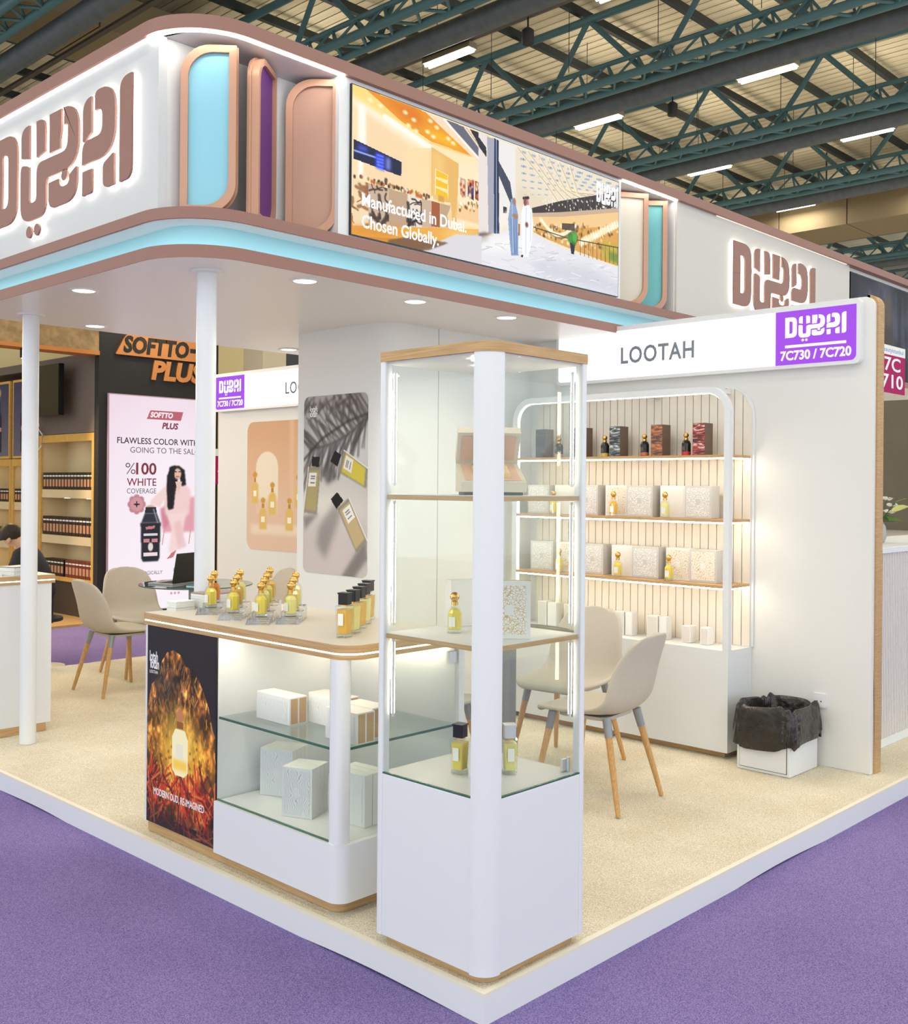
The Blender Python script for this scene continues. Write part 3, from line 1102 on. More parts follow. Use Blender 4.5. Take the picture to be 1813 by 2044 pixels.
# ------------------------------------------------------------------ light-box signs on the wall
def booth_sign(y_hi, y_lo, purple_first, label, group):
    """y_hi .. y_lo = extent as seen left to right; purple block at one end"""
    t = thing('light_box_sign', label, 'sign', (3.2, y_hi, 2.165), group=group)
    w, h = y_hi - y_lo, 0.345
    part('housing', B().prism(rrect(0, 0, w, h, 0.03), 0.0, 0.05), WHITE, t, M=FW(0, 0, 0))
    mg = 0.02
    pw = 0.455
    a, b = (mg + pw, w - mg) if purple_first else (mg, w - mg - pw)
    part('white_face', B().prism(rrect(a, mg, b, h - mg - .01, (0.02 if not purple_first else 0, 0, 0, 0)), 0.05, 0.052), SIGNW, t, M=FW(0, 0, 0))
    pa, pb = (mg, mg + pw) if purple_first else (w - mg - pw, w - mg)
    part('purple_face', B().prism(rrect(pa, mg, pb, h - mg - .01, (0.03 if purple_first else 0, 0 if purple_first else 0.03, 0, 0)), 0.05, 0.052), SIGNP, t, M=FW(0, 0, 0))
    put_wordmark(t, FW(-0.0525, -(pa + .057), .168), 0.345, 0.112, WTXT, 0.001)
    part('rule', B().box(0, 0, 0, 0.345, 0.015, 0.001), WTXT, t, M=FW(-0.0525, -(pa + .057), .112))
    text('stand_number', '7C730 / 7C720', 0.07, FW(-0.0525, -(pa + .03), .046), WTXT, t, ext=0.0006, bold=0.0022, width=0.40)
    return t, a, b


t, a, b = booth_sign(2.235, 0.212, False, 'lit white booth sign with grey LOOTAH lettering above the display shelves', 'light-box booth signs')
text('lettering', 'LOOTAH', 0.142, FW(-0.0525, -0.512, 0.110), GREYTXT, t, ext=0.0006, bold=0.0030, width=0.52, spacing=1.1)
t, a, b = booth_sign(6.232, 4.25, True, 'lit white booth sign partly hidden behind the storage block', 'light-box booth signs')
text('lettering', 'LOOTAH', 0.142, FW(-0.0525, -1.075, 0.110), NAVY, t, ext=0.0006, bold=0.0005, width=0.52, spacing=1.1)


# ================================================================== display tower
def rr_tower(x0, y0, x1, y1, r):
    return rrect(x0, y0, x1, y1, (r, 0.012, 0.012, 0.012), 10)


tw = thing('display_tower', 'tall white and oak glass showcase tower at the platform corner', 'showcase', (0, 0, 0))
tx0, ty0, tx1, ty1 = 0.016, 0.011, 0.502, 0.50
part('plinth', B().prism(rr_tower(tx0 + .025, ty0 + .025, tx1 - .025, ty1 - .025, 0.05), 0, 0.03), OAKX, tw)
part('base_panel', B().box(tx0 + .003, ty0 + .066, 0.03, tx0 + .02, ty1 - .028, 0.555), WHITE, tw, bev=0.001)
part('base_panel', B().box(tx0 + .066, ty0 + .003, 0.03, tx1 - .028, ty0 + .02, 0.555), WHITE, tw, bev=0.001)
part('base_panel', B().box(tx1 - .02, ty0 + .02, 0.03, tx1 - .003, ty1 - .02, 0.555), WHITE, tw)
part('base_panel', B().box(tx0 + .02, ty1 - .02, 0.03, tx1 - .02, ty1 - .003, 0.555), WHITE, tw)
part('base_top', B().prism(rr_tower(tx0 + .004, ty0 + .004, tx1 - .004, ty1 - .004, 0.055), 0.540, 0.557), WHITE, tw)
# front corner post: rounded quarter; side posts: slim
qp = [(tx0 + .066, ty0), (tx0 + .066, ty0 + .022), (tx0 + .05, ty0 + .03), (tx0 + .03, ty0 + .05), (tx0 + .022, ty0 + .066), (tx0, ty0 + .066)]
arc = [(tx0 + .06 + .06 * math.cos(PI + 0.5 * PI * i / 12), ty0 + .06 + .06 * math.sin(PI + 0.5 * PI * i / 12)) for i in range(13)]
part('corner_post', B().prism(arc + [(tx0 + .066, ty0)] + qp[1:5] + [(tx0, ty0 + .066)], 0.028, 1.906), WHITE, tw, smooth=True)
part('side_post', B().prism(rrect(tx0, ty1 - .028, tx0 + .03, ty1, (0.008, 0, 0, 0.012)), 0.03, 1.906), WHITE, tw, smooth=True)
part('side_post', B().prism(rrect(tx1 - .028, ty0, tx1, ty0 + .03, (0.008, 0.012, 0, 0)), 0.03, 1.906), WHITE, tw, smooth=True)
part('side_post', B().prism(rrect(tx1 - .02, ty1 - .02, tx1, ty1, 0.004), 0.03, 1.906), WHITE, tw)
part('top_board', B().prism(rr_tower(tx0 - .002, ty0 - .002, tx1 + .002, ty1 + .002, 0.062), 1.906, 1.938), OAKX, tw, smooth=True)
part('ceiling_board', B().prism(rr_tower(tx0 + .012, ty0 + .012, tx1 - .012, ty1 - .012, 0.05), 1.900, 1.906), WHITE, tw)
for z in (1.0, 1.455):
    o = part('shelf', B().prism(rr_tower(tx0 + .014, ty0 + .014, tx1 - .016, ty1 - .016, 0.02), z, z + 0.0155), OAKX, tw)
    part('shelf_top', B().prism(rr_tower(tx0 + .016, ty0 + .016, tx1 - .018, ty1 - .018, 0.02), z + 0.0155, z + 0.0165), WHITE, o)
for (x0, y0, x1, y1) in ((tx0 + .005, ty0 + .062, tx0 + .010, ty1 - .026), (tx0 + .062, ty0 + .005, tx1 - .026, ty0 + .010),
                         (tx1 - .012, ty0 + .03, tx1 - .007, ty1 - .02), (tx0 + .03, ty1 - .012, tx1 - .02, ty1 - .007)):
    part('glass_pane', B().box(x0, y0, 0.558, x1, y1, 1.899), GLASS, tw)
part('glass_foot', B().box(tx0 + .003, ty0 + .062, 0.5575, tx0 + .011, ty1 - .026, 0.5625), GEDGE, tw)
part('glass_foot', B().box(tx0 + .062, ty0 + .003, 0.5575, tx1 - .026, ty0 + .011, 0.5625), GEDGE, tw)
for (x, y) in ((tx0 + .034, ty1 - .040), (tx1 - .040, ty0 + .034)):
    for z0, z1 in ((0.74, 0.995), (1.04, 1.45), (1.50, 1.88)):
        o = part('light_profile', B().box(x, y, z0, x + .006, y + .006, z1), WHITE, tw)
        part('light_strip', B().box(x + .0015, y + .0015, z0 + .01, x + .0095, y + .0095, z1 - .01), LEDT, o)
h = part('hinge', B().box(tx1 - .055, ty0 + .052, 0.558, tx1 - .013, ty0 + .062, 0.60), CHROME, tw, bev=0.002)
part('hinge_pin', B().lathe([(0.006, 0.558), (0.006, 0.605)], 12, (tx1 - .030, ty0 + .048)), CHROME, h)
part('lamp_spot', B().lathe([(0.03, 1.893), (0.03, 1.8995)], 20, (tx0 + .1, ty0 + .13)), emis('tower_spot', (1, .90, .72, 1), 22), tw)
part('lamp_spot', B().lathe([(0.03, 1.893), (0.03, 1.8995)], 20, (tx0 + .25, ty0 + .25)), MATS['tower_spot'], tw)


# ================================================================== perfume bottles and boxes
def perf_bottle(name, label, jm, loc, rz=0, group=None, h=0.14, cap=GOLD, sq=False):
    """faceted bottle with a ball stopper"""
    t = thing(name, label, 'bottle', loc, rz, group)
    s = h / 0.14
    n = 8
    def L8(p):
        return B().lathe([(r * s, z * s) for r, z in p], n)
    r8 = 1.0
    part('glass_body', L8([(.025, .0), (.027, .003), (.027, .070), (.022, .084), (.012, .092), (.010, .098)]), BGLASS, t)
    part('perfume', L8([(.0225, .012), (.0235, .014), (.0235, .062), (.0235, .068), (.018, .079), (.010, .084)]), jm, t)
    part('glass_foot', L8([(.0245, .001), (.0255, .003), (.0245, .0105)]), BGLASS, t)
    part('collar', B().lathe([(.0115 * s, .094 * s), (.0115 * s, .106 * s), (.009 * s, .109 * s)], 14), cap, t, smooth=True)
    prof = [(.0165 * s * math.sin(a), (.1235 - .0165 * math.cos(a)) * s) for a in np.linspace(.35, PI - .02, 9)]
    part('stopper', B().lathe(prof, 14), cap, t, smooth=True)
    part('paper_label', B().box(-0.0255 * s, -.011 * s, .022 * s, -.0248 * s - .0005, .011 * s, .056 * s), LABELM, t)
    return t


def flat_bottle(name, label, jm, loc, rz=0, group=None, capm=BLACK, h=0.165):
    t = thing(name, label, 'bottle', loc, rz, group)
    s = h / 0.165
    def pr(x, y, z0, z1, r=.006):
        return B().prism(rrect(-x * s, -y * s, x * s, y * s, r * s, 3), z0 * s, z1 * s)
    def taper(x0, y0, x1, y1, z0, z1):
        b = B()
        a = rrect(-x0 * s, -y0 * s, x0 * s, y0 * s, .007 * s, 3)
        c = rrect(-x1 * s, -y1 * s, x1 * s, y1 * s, .007 * s, 3)
        k = len(a)
        return b.add([(p[0], p[1], z0 * s) for p in a] + [(p[0], p[1], z1 * s) for p in c],
                     [tuple(range(k))[::-1], tuple(range(k, 2 * k))] + [(i, (i + 1) % k, k + (i + 1) % k, k + i) for i in range(k)])
    part('glass_body', taper(.027, .022, .031, .025, 0, .115), BGLASS, t)
    part('perfume', taper(.023, .018, .0265, .021, .014, .102), jm, t)
    part('glass_foot', taper(.0262, .0212, .0268, .0217, .001, .012), BGLASS, t)
    part('collar', pr(.014, .014, .115, .119), GOLD, t)
    part('cap', pr(.0185, .0185, .119, .158, .002), capm, t)
    part('cap_rim', pr(.0215, .0205, .158, .163, .002), capm, t)
    part('paper_label', B().box(-.0312 * s, -.011 * s, .045 * s, -.0300 * s, .011 * s, .088 * s), LABELM, t)
    return t


def pattern_mat(name, base, line, scale, kind='wave', thr=0.5, dist=6.0):
    m = mat(name, base, 0.5)
    b = m.node_tree.nodes['Principled BSDF']
    v = coords(m, (scale, scale, scale))
    if kind == 'wave':
        n = N(m, 'ShaderNodeTexWave')
        n.inputs['Scale'].default_value = 1.0
        n.inputs['Distortion'].default_value = dist
        n.inputs['Detail'].default_value = 1.0
        L(m, v, n.inputs['Vector'])
        f = n.outputs['Fac']
        col = ramp(m, f, [(thr - .16, base), (thr, line), (thr + .16, base)])
    else:
        n = N(m, 'ShaderNodeTexVoronoi', feature='DISTANCE_TO_EDGE')
        n.inputs['Scale'].default_value = 1.0
        L(m, v, n.inputs['Vector'])
        f = n.outputs['Distance']
        col = ramp(m, f, [(thr, line), (thr + .05, base)])
    L(m, col, b.inputs['Base Color'])
    return m


PB = (0.80, 0.79, 0.77, 1)
GREYB = rgb(196, 194, 190)
PAT_GOLDWAVE = pattern_mat('gold_wave_print', PB, rgb(206, 170, 110), 26, 'wave', dist=3.0)
PAT_SILVER = pattern_mat('silver_maze_print', GREYB, rgb(232, 230, 226), 95, 'vor', thr=.06)
PAT_FLORAL = pattern_mat('gold_floral_print', (0.84, 0.83, 0.81, 1), rgb(206, 174, 112), 120, 'vor', thr=.04)
PAT_LEAF = pattern_mat('grey_leaf_print', (0.80, 0.80, 0.80, 1), rgb(120, 120, 124), 20, 'wave', dist=11.0)
PAT_FAINT = pattern_mat('faint_leaf_print', (0.80, 0.80, 0.80, 1), rgb(172, 176, 180), 20, 'wave', dist=11.0)
BOXW = mat('white_carton', (0.80, 0.79, 0.77, 1), 0.5)
BOXG = mat('grey_carton', GREYB, 0.4)
KRAFT = mat('kraft_board', rgb(190, 158, 120), 0.7)
CARTON = mat('blush_carton', rgb(240, 226, 214), 0.5)


def gift_box(label, loc, w, d, h, front, rz=0.0, side=BOXW, group=None, inset=0.014, emblem=True, split=None, kraft=False):
    """carton: local x across the front (w), y into depth (d); front at y=0 looks to local -y"""
    t = thing('gift_box', label, 'box', loc, rz, group)
    part('carton', B().box(0, 0, 0, w, d, h), side, t, bev=0.0012)
    f0 = B().prism(rrect(inset, inset, w - inset, h - inset, 0.004), -0.0012, -0.0002, 'y')
    part('front_print', f0, front, t)
    if emblem:
        part('emblem', B().prism(rrect(w * .5 - .014, h * .5 - .016, w * .5 + .014, h * .5 + .016, .002), -0.0018, -0.0012, 'y'), BOXW if front is not PAT_SILVER else BOXG, t)
    if kraft:
        for a, b_ in ((.006, d / 2 - .004), (d / 2 + .004, d - .006)):
            part('kraft_end', B().box(w + .0002, a, .005, w + .0012, b_, h - .005), KRAFT, t)
    if split:
        part('lid_gap', B().box(-0.0006, split, 0.004, w + .0006, split + .004, h + .0006), mat('carton_gap', rgb(120, 96, 70), 0.8), t)
    return t


# ------------------------------------------------------------------ in the tower
perf_bottle('perfume_bottle', 'gold-capped yellow perfume bottle alone on the middle tower shelf', YEL, (0.20, 0.325, 1.0168), 0.4, h=0.134)
gift_box('white gift box with gold flower print standing on the tower shelf', (0.175, 0.155, 1.0168), 0.135, 0.058, 0.183, PAT_FLORAL, -0.86, split=0.034)
gift_box('plain white carton standing behind the tower corner post', (0.285, 0.425, 1.0168), 0.11, 0.05, 0.16, BOXW, -0.35, emblem=False)
flat_bottle('perfume_bottle', 'black-capped yellow perfume bottle on the tower floor', YEL, (0.205, 0.300, 0.558), 0.25, h=0.163)
flat_bottle('perfume_bottle', 'silver-capped pale perfume bottle on the tower floor', LEM, (0.318, 0.183, 0.558), 0.9, capm=CHROME, h=0.163)
gift_box('slim blush carton behind the bottles on the tower floor', (0.235, 0.262, 0.558), 0.075, 0.05, 0.20, CARTON, -0.8, side=CARTON)
gift_box('small white carton with pattern in front on the tower floor', (0.175, 0.232, 0.558), 0.07, 0.03, 0.10, PAT_FLORAL, -0.75)
# open presentation case
cs = thing('presentation_case', 'open taupe presentation case holding bottles on the top tower shelf', 'gift case', (0.26, 0.225, 1.472), -0.72)
TAUPE = mat('taupe_case', rgb(206, 196, 178), 0.6)
BLUSH = mat('blush_lining', rgb(206, 168, 142), 0.6)
part('foot', B().box(-.095, -.085, 0, .095, .10, .010), mat('case_foot', rgb(110, 108, 100), .7), cs)
part('tray', B().add([(-.105, -.10, .010), (.105, -.10, .010), (.105, .11, .010), (-.105, .11, .010), (-.105, -.10, .042), (.105, -.10, .042), (.105, .11, .105), (-.105, .11, .105)],
                     [(0, 3, 2, 1), (4, 5, 6, 7), (0, 1, 5, 4), (1, 2, 6, 5), (2, 3, 7, 6), (3, 0, 4, 7)]), TAUPE, cs)
part('lining', B().add([(-.09, -.085, .0475), (.09, -.085, .0475), (.09, .10, .103), (-.09, .10, .103)], [(0, 1, 2, 3)]), BLUSH, cs)
lid = part('lid', B().add([(-.105, .11, .105), (.105, .11, .105), (.105, .03, .205), (-.105, .03, .205), (-.105, .135, .125), (.105, .135, .125), (.105, .055, .225), (-.105, .055, .225)],
                          [(0, 3, 2, 1), (4, 5, 6, 7), (0, 1, 5, 4), (1, 2, 6, 5), (2, 3, 7, 6), (3, 0, 4, 7)]), TAUPE, cs)
part('lid_lining', B().add([(-.09, .097, .117), (.09, .097, .117), (.09, .036, .193), (-.09, .036, .193)], [(0, 1, 2, 3)]), BLUSH, lid)
for k in (-1, 0, 1):
    b = B().tube([(k * .045, -.06, .062), (k * .045, .03, .089)], .014, 10)
    o = part('mini_bottle', b, mat('case_bottle', rgb(236, 206, 150), .2, .2), cs, smooth=True)
    part('mini_cap', B().tube([(k * .045, .035, .091), (k * .045, .066, .100)], .010, 10), GOLD, o, smooth=True)


# ================================================================== display counters
def paint_oud():
    c = Cv(130, 205, (34, 28, 36))
    # rock mass
    rock = [(.02, .95), (.0, .45), (.06, .30), (.15, .26), (.22, .17), (.30, .12), (.40, .10), (.50, .12), (.58, .17), (.70, .18), (.80, .25), (.90, .34), (.97, .46), (1.0, .60), (.97, .95)]
    c.poly(rock, (112, 68, 32))
    m = np.zeros((c.h, c.w))
    keep = c.a.copy()
    cc = Cv(c.w, c.h, (0, 0, 0))
    cc.poly(rock, (1, 1, 1))
    m = cc.a[..., 0]
    for cell, amp in ((16, .9), (8, .9), (4, .8), (2, .5)):
        c.noise(cell, amp, m, sy=1.6)
    for i in range(260):
        x, y = random.uniform(.04, .96), random.uniform(.16, .72)
        if cc.a[int(y * c.h), int(x * c.w), 0] < .5:
            continue
        a = random.uniform(.9, 2.2)
        l = random.uniform(.03, .09)
        c.line([(x, y), (x + l * math.cos(a), y + l * math.sin(a) * .63)], random.uniform(.006, .016), random.choice([(232, 160, 50), (250, 190, 80), (60, 30, 16), (36, 20, 14), (190, 110, 34), (170, 150, 130)]), .75)
    c.ell((.25, .30), .22, .20, (56, 48, 44), .55, .5)
    c.ell((.50, .63), .48, .30, (248, 170, 30), .55, .6)
    c.ell((.50, .60), .22, .26, (255, 214, 90), .8, .6)
    for i in range(150):
        x, y = random.gauss(.5, .22), random.gauss(.66, .06)
        c.ell((x, y), .012, .012, random.choice([(255, 200, 60), (130, 60, 12), (240, 150, 30)]), .7, .5)
    # red grass
    for i in range(240):
        x = random.choice([random.gauss(.10, .10), random.gauss(.80, .16), random.gauss(.6, .25)])
        y = random.uniform(.76, 1.02)
        a = -PI / 2 + random.gauss(0, .7) + (x - .5) * -1.2
        l = random.uniform(.10, .30)
        c.line([(x, y), (x + l * math.cos(a), y + l * math.sin(a) * .63)], random.uniform(.008, .020), random.choice([(206, 52, 30), (226, 80, 44), (140, 26, 24), (240, 120, 60), (90, 20, 26)]), .85)
    c.poly([(0, .90), (1, .93), (1, 1), (0, 1)], (34, 26, 34), .45, 4)
    # bottle
    c.ell((.50, .42), .055, .055, (196, 130, 90), 1, .2)
    c.poly([(.455, .45), (.545, .45), (.545, .485), (.455, .485)], (150, 90, 50))
    c.poly([(.43, .49), (.57, .49), (.615, .53), (.615, .69), (.57, .715), (.43, .715), (.385, .69), (.385, .53)], (255, 246, 204))
    c.poly([(.40, .64), (.60, .64), (.60, .69), (.40, .69)], (255, 206, 70), .9, 2)
    c.poly([(.45, .56), (.55, .56), (.55, .63), (.45, .63)], (240, 236, 220))
    return c.done()


OUD = paint_oud()
OUDM = print_mat('oud_poster_print', 0.85)


def counter(loc, mir, label, detail=True):
    """display counter: local x depth from the aisle, y along the front; glazed half at low y"""
    t = thing('display_counter', label, 'counter', loc, group='white glazed display counters')
    X1, Y0, YM, Y1 = 0.66, 0.705, 1.472, 2.03
    f = (lambda y: y) if not mir else (lambda y: Y0 + Y1 - y)
    def bx(x0, y0, z0, x1, y1, z1):
        a, b = sorted((f(y0), f(y1)))
        return B().box(x0, a, z0, x1, b, z1)
    def rp(x0, y0, x1, y1, r, z0, z1, far=False):
        a, b = sorted((f(y0), f(y1)))
        return B().prism(rrect(x0, a, x1, b, (0 if mir else r, 0, 0, r if mir else 0), 8), z0, z1)
    part('plinth', rp(0.07, Y0 + .045, X1 - .03, Y1 - .0, .05, 0, .05), OAKX, t, smooth=True)
    part('base', rp(0.03, Y0, X1, YM - .004, .055, .05, .252), WHITE, t, smooth=True)
    part('cabinet', bx(0.052, YM + .004, .05, X1, Y1, .893), WHITE, t)
    part('corner_post', B().prism(rrect(0.036, min(f(Y0 + .008), f(Y0 + .078)), 0.100, max(f(Y0 + .008), f(Y0 + .078)), 0.026, 6), .252, .893), WHITE, t, smooth=True)
    part('back_post', bx(X1 - .03, Y0 + .005, .252, X1, Y0 + .03, .893), WHITE, t)
    part('glass_pane', bx(0.046, Y0 + .07, .254, 0.052, YM, .892), GLASS, t)
    part('glass_pane', bx(0.10, Y0 + .020, .254, X1 - .03, Y0 + .026, .892), GLASS, t)
    part('back_door', bx(X1 - .016, Y0 + .032, .254, X1 - .004, YM, .892), WHITE, t)
    sh = part('glass_shelf', bx(0.056, Y0 + .03, .572, X1 - .02, YM - .002, .580), pane_mat('shelf_glass', (.93, .97, .95, 1)) if 'shelf_glass' not in MATS else MATS['shelf_glass'], t)
    part('shelf_edge', bx(0.053, Y0 + .03, .5715, 0.0560, YM - .002, .5805), GEDGE, sh)
    part('shelf_edge', bx(0.056, Y0 + .027, .5715, X1 - .02, Y0 + .030, .5805), GEDGE, sh)
    part('glass_foot', bx(0.044, Y0 + .07, .2525, 0.054, YM, .256), GEDGE, t)
    part('inner_light', bx(0.075, Y0 + .10, .886, 0.090, YM - .02, .8925), emis('led_counter', (1, .92, .74, 1), 46.0), t)
    part('inner_light', bx(X1 - .06, Y0 + .10, .886, X1 - .045, YM - .02, .8925), MATS['led_counter'], t)
    part('hinge', bx(X1 - .075, Y0 + .012, .82, X1 - .035, Y0 + .03, .865), CHROME, t)
    # worktop with routed light line
    def top(z0, z1, g, m, nm):
        part(nm, rp(0.045 - g, Y0 - .02 - g, X1 + .02 + g, Y1 + .006 + g, .085 + g, z0, z1), m, t, smooth=True)
    top(.893, .9095, 0, OAKX, 'worktop_edge')
    top(.9095, .9155, -0.003, LED, 'light_strip')
    top(.9155, .9435, 0, OAKX, 'worktop_edge')
    top(.9435, .9445, -0.0015, mat('worktop_cream', rgb(212, 206, 194), .35), 'worktop')
    if detail:
        o = part('poster_panel', bx(0.046, YM + .006, .053, 0.0515, Y1 - .025, .892), BLACKM, t)
        pw, ph = Y1 - .027 - YM - .008, .836
        print_obj('poster', OUD, pw, ph, FW(0.0455, Y1 - .026, .055), OUDM, o)
        text('lettering', 'lotah', .062, FW(0.0452, Y1 - .045, .742), WPRINT, o, ext=.0003, width=.065, bold=.0012)
        text('lettering', 'lotah', .062, FW(0.0452, Y1 - .050, .712), WPRINT, o, ext=.0003, width=.070, bold=.0012)
        text('lettering', 'LOOTAH', .020, FW(0.0452, Y1 - .045, .690), WPRINT, o, ext=.0003, width=.065)
        text('lettering', 'MODERN OUD, RE-IMAGINED', .042, FW(0.0452, Y1 - .085, .178), WPRINT, o, ext=.0003, width=.385, bold=.0006)
    return t


counter((0, 0, 0), False, 'near display counter with a glowing bottle poster and glazed end')
counter((-.05, 3.405, 0), True, 'far display counter standing at the platform edge behind the round column', False)

# cartons inside the near counter
ZB, ZS = 0.2525, 0.5808
CGI = 'cartons inside the counter'
gift_box('pale carton with kraft ends on the glass shelf nearest the poster', (.150, 1.356, ZS), .213, .085, .105, PAT_FAINT, -PI / 2, group=CGI, kraft=True, emblem=False)
gift_box('wide pale carton set back in the middle of the glass shelf', (.25, 1.155, ZS), .20, .085, .115, PAT_FAINT, -PI / 2, group=CGI, kraft=True, emblem=False)
gift_box('carton with kraft ends on the glass shelf behind the corner post', (.136, .912, ZS), .175, .085, .112, PAT_FAINT, -PI / 2, group=CGI, kraft=True, emblem=False)
gift_box('carton at the glazed end of the counter shelf', (.235, .93, ZS), .165, .085, .112, PAT_FAINT, -PI / 2, group=CGI, kraft=True, emblem=False)
q4 = ('front-most', 'second', 'third', 'rearmost')
for k in range(4):
    gift_box(q4[k] + ' of four white cartons with faint leaf lines in the counter', (.211 + k * .0295, 1.413 + k * .0123, ZB), .150, .031, .188, PAT_FAINT if k == 0 else BOXW, -1.18, group=CGI, emblem=k == 0, inset=.008)
for k in range(4):
    gift_box(q4[k] + ' of four white cartons with grey leaf print in the counter', (.106 + k * .0295, 1.128 + k * .0123, ZB), .128, .031, .187, PAT_LEAF if k == 0 else BOXW, -1.18, group=CGI, emblem=k == 0, inset=.010)
for k in range(3):
    gift_box(('front', 'middle', 'back')[k] + ' of three upright cartons behind the counter corner post', (.216 + k * .042, .969 + k * .003, ZB), .172, .04, .19, BOXW, -PI / 2 + .08, group=CGI, emblem=False)

# acrylic risers with gold-capped bottles on the worktop
ZW = 0.9446
GRP = 'gold-capped bottles on acrylic steps'
pos = {0: [YEL, ORA], 1: [YEL, AMB, LEM], 2: [YEL, LEM, YEL, AMB], 3: [LEM, YEL, LEM]}
row0 = {0: (.240, 1.820), 1: (.205, 1.600), 2: (.210, 1.415), 3: (.305, 1.345)}
ords = ['front', 'second', 'third', 'fourth']
rown = ['nearest the brochures', 'in the second row from the brochures', 'in the row of four', 'in the row nearest the black caps']
RA = math.atan2(.692, .722)
for r in range(4):
    cols = pos[r]
    nst = len(cols)
    bx_, by_ = row0[r]
    rs = thing('acrylic_riser', ['clear acrylic step riser nearest the brochures', 'clear acrylic step riser second from the brochures', 'clear acrylic step riser carrying four bottles', 'clear acrylic step riser nearest the black-capped bottles'][r], 'display riser', (bx_, by_, ZW), RA, 'acrylic risers on the counter')
    st_ = .066
    for k in range(nst):
        hh = .024 + .015 * k
        part('step', B().box(k * st_ - .033, -.045, 0, (k + 1) * st_ - .0345, .045, hh), ACRYL, rs, bev=.004)
    part('front_wedge', B().add([(-.085, -.047, 0), (-.034, -.045, 0), (-.034, .045, 0), (-.085, .047, 0), (-.036, -.045, .024), (-.036, .045, .024)], [(0, 3, 2, 1), (0, 1, 4), (3, 5, 2), (0, 4, 5, 3), (1, 2, 5, 4)]), ACRYL, rs)
    for k, jm in enumerate(cols):
        dd = k * st_
        perf_bottle('perfume_bottle', '%s gold-capped bottle %s' % (ords[k], rown[r]), jm, (bx_ + dd * math.cos(RA), by_ + dd * math.sin(RA), ZW + .0245 + .015 * k), .1, GRP, h=.139)

for k, (x, y) in enumerate(((.193, .875), (.285, .935), (.385, 1.015), (.485, 1.10), (.59, 1.195))):
    flat_bottle('perfume_bottle', ['front', 'second', 'middle', 'fourth', 'rearmost'][k] + ' black-capped amber bottle in the slanting line on the counter', AMB if k % 2 == 0 else LEM, (x, y, ZW), .35, 'black-capped bottles on the counter')


def paper_stack(label, loc, w, d, n, rz, top, group='paper stacks on the counters'):
    t = thing('brochure_stack', label, 'brochures', loc, rz, group)
    for k in range(n):
        j = random.uniform(-.003, .003)
        part('brochure', B().box(-w / 2 + j, -d / 2 + j, k * .006, w / 2 + j, d / 2 + j, k * .006 + .0052), PAPER if k < n - 1 else top, t)
    return t


paper_stack('stack of brochures beside the column on the near counter', (0.375, 1.972, ZW), .20, .125, 12, .06, mat('cover_brown', rgb(150, 134, 128), .4))
paper_stack('low pile of white cards at the counter end by the column', (0.20, 1.995, ZW), .10, .065, 7, .1, PAPER)
paper_stack('stack of brochures on the far counter', (0.43, 4.19, ZW), .15, .13, 9, .3, mat('cover_grey', rgb(130, 136, 146), .4))
perf_bottle('perfume_bottle', 'clear tall bottle on the far counter', mat('clear_liquid', rgb(220, 226, 214), .05, trans=.9), (0.17, 4.30, ZW), .3, h=.16)
paper_stack('flat white sample tray on the far counter', (0.27, 4.21, ZW), .12, .09, 2, .2, PAPER)

# ================================================================== wall shelving
su = thing('display_shelving', 'white arched wall shelving with oak shelves and warm light lines', 'shelving', (0, 0, 0))
UY0, UY1, UXF = 0.843, 2.42, 2.93
part('plinth', B().box(2.975, UY0 + .04, 0, 3.2, UY1 - .03, .035), OAKX, su)
part('cabinet', B().box(UXF, UY0, .035, 3.2, UY1, .6), WHITE, su, bev=.002)
backo = part('back_panel', B().prism(rrect(UY0 - .012, .6, UY1 + .012, 2.092, (0, 0, .17, .17), 10), 3.188, 3.1995, 'x'), WHITE, su)
# slats, each its own piece, cut to the arched outline
ns_ = 29
pitch = (UY1 - UY0 - .006) / ns_
SLAT = mat('slat_white', rgb(232, 224, 210), .5)
for k in range(ns_):
    ya = UY0 + .003 + k * pitch
    yb = ya + pitch - .005
    def ztop(y):
        r = .165
        for c0, s in ((UY0 + r, -1), (UY1 - r, 1)):
            dy = (y - c0) * s
            if dy > 0:
                return 2.082 - r + math.sqrt(max(r * r - dy * dy, 0))
        return 2.082
    part('slat', B().prism([(ya, .601), (yb, .601), (yb, ztop(yb)), (ya, ztop(ya))], 3.176, 3.188, 'x'), SLAT, backo)
# front arch frame
fp = [(UY0 + .0, .6)] + [(p[0], p[1]) for p in rrect(UY0, .6, UY1, 2.072, (0, 0, .14, .14), 10)][::-1]
outer = rrect(UY0, .6, UY1, 2.072, (0, 0, .15, .15), 12)
inner = rrect(UY0 + .036, .6, UY1 - .036, 2.036, (0, 0, .115, .115), 12)
o2 = outer[1:-1] if False else outer
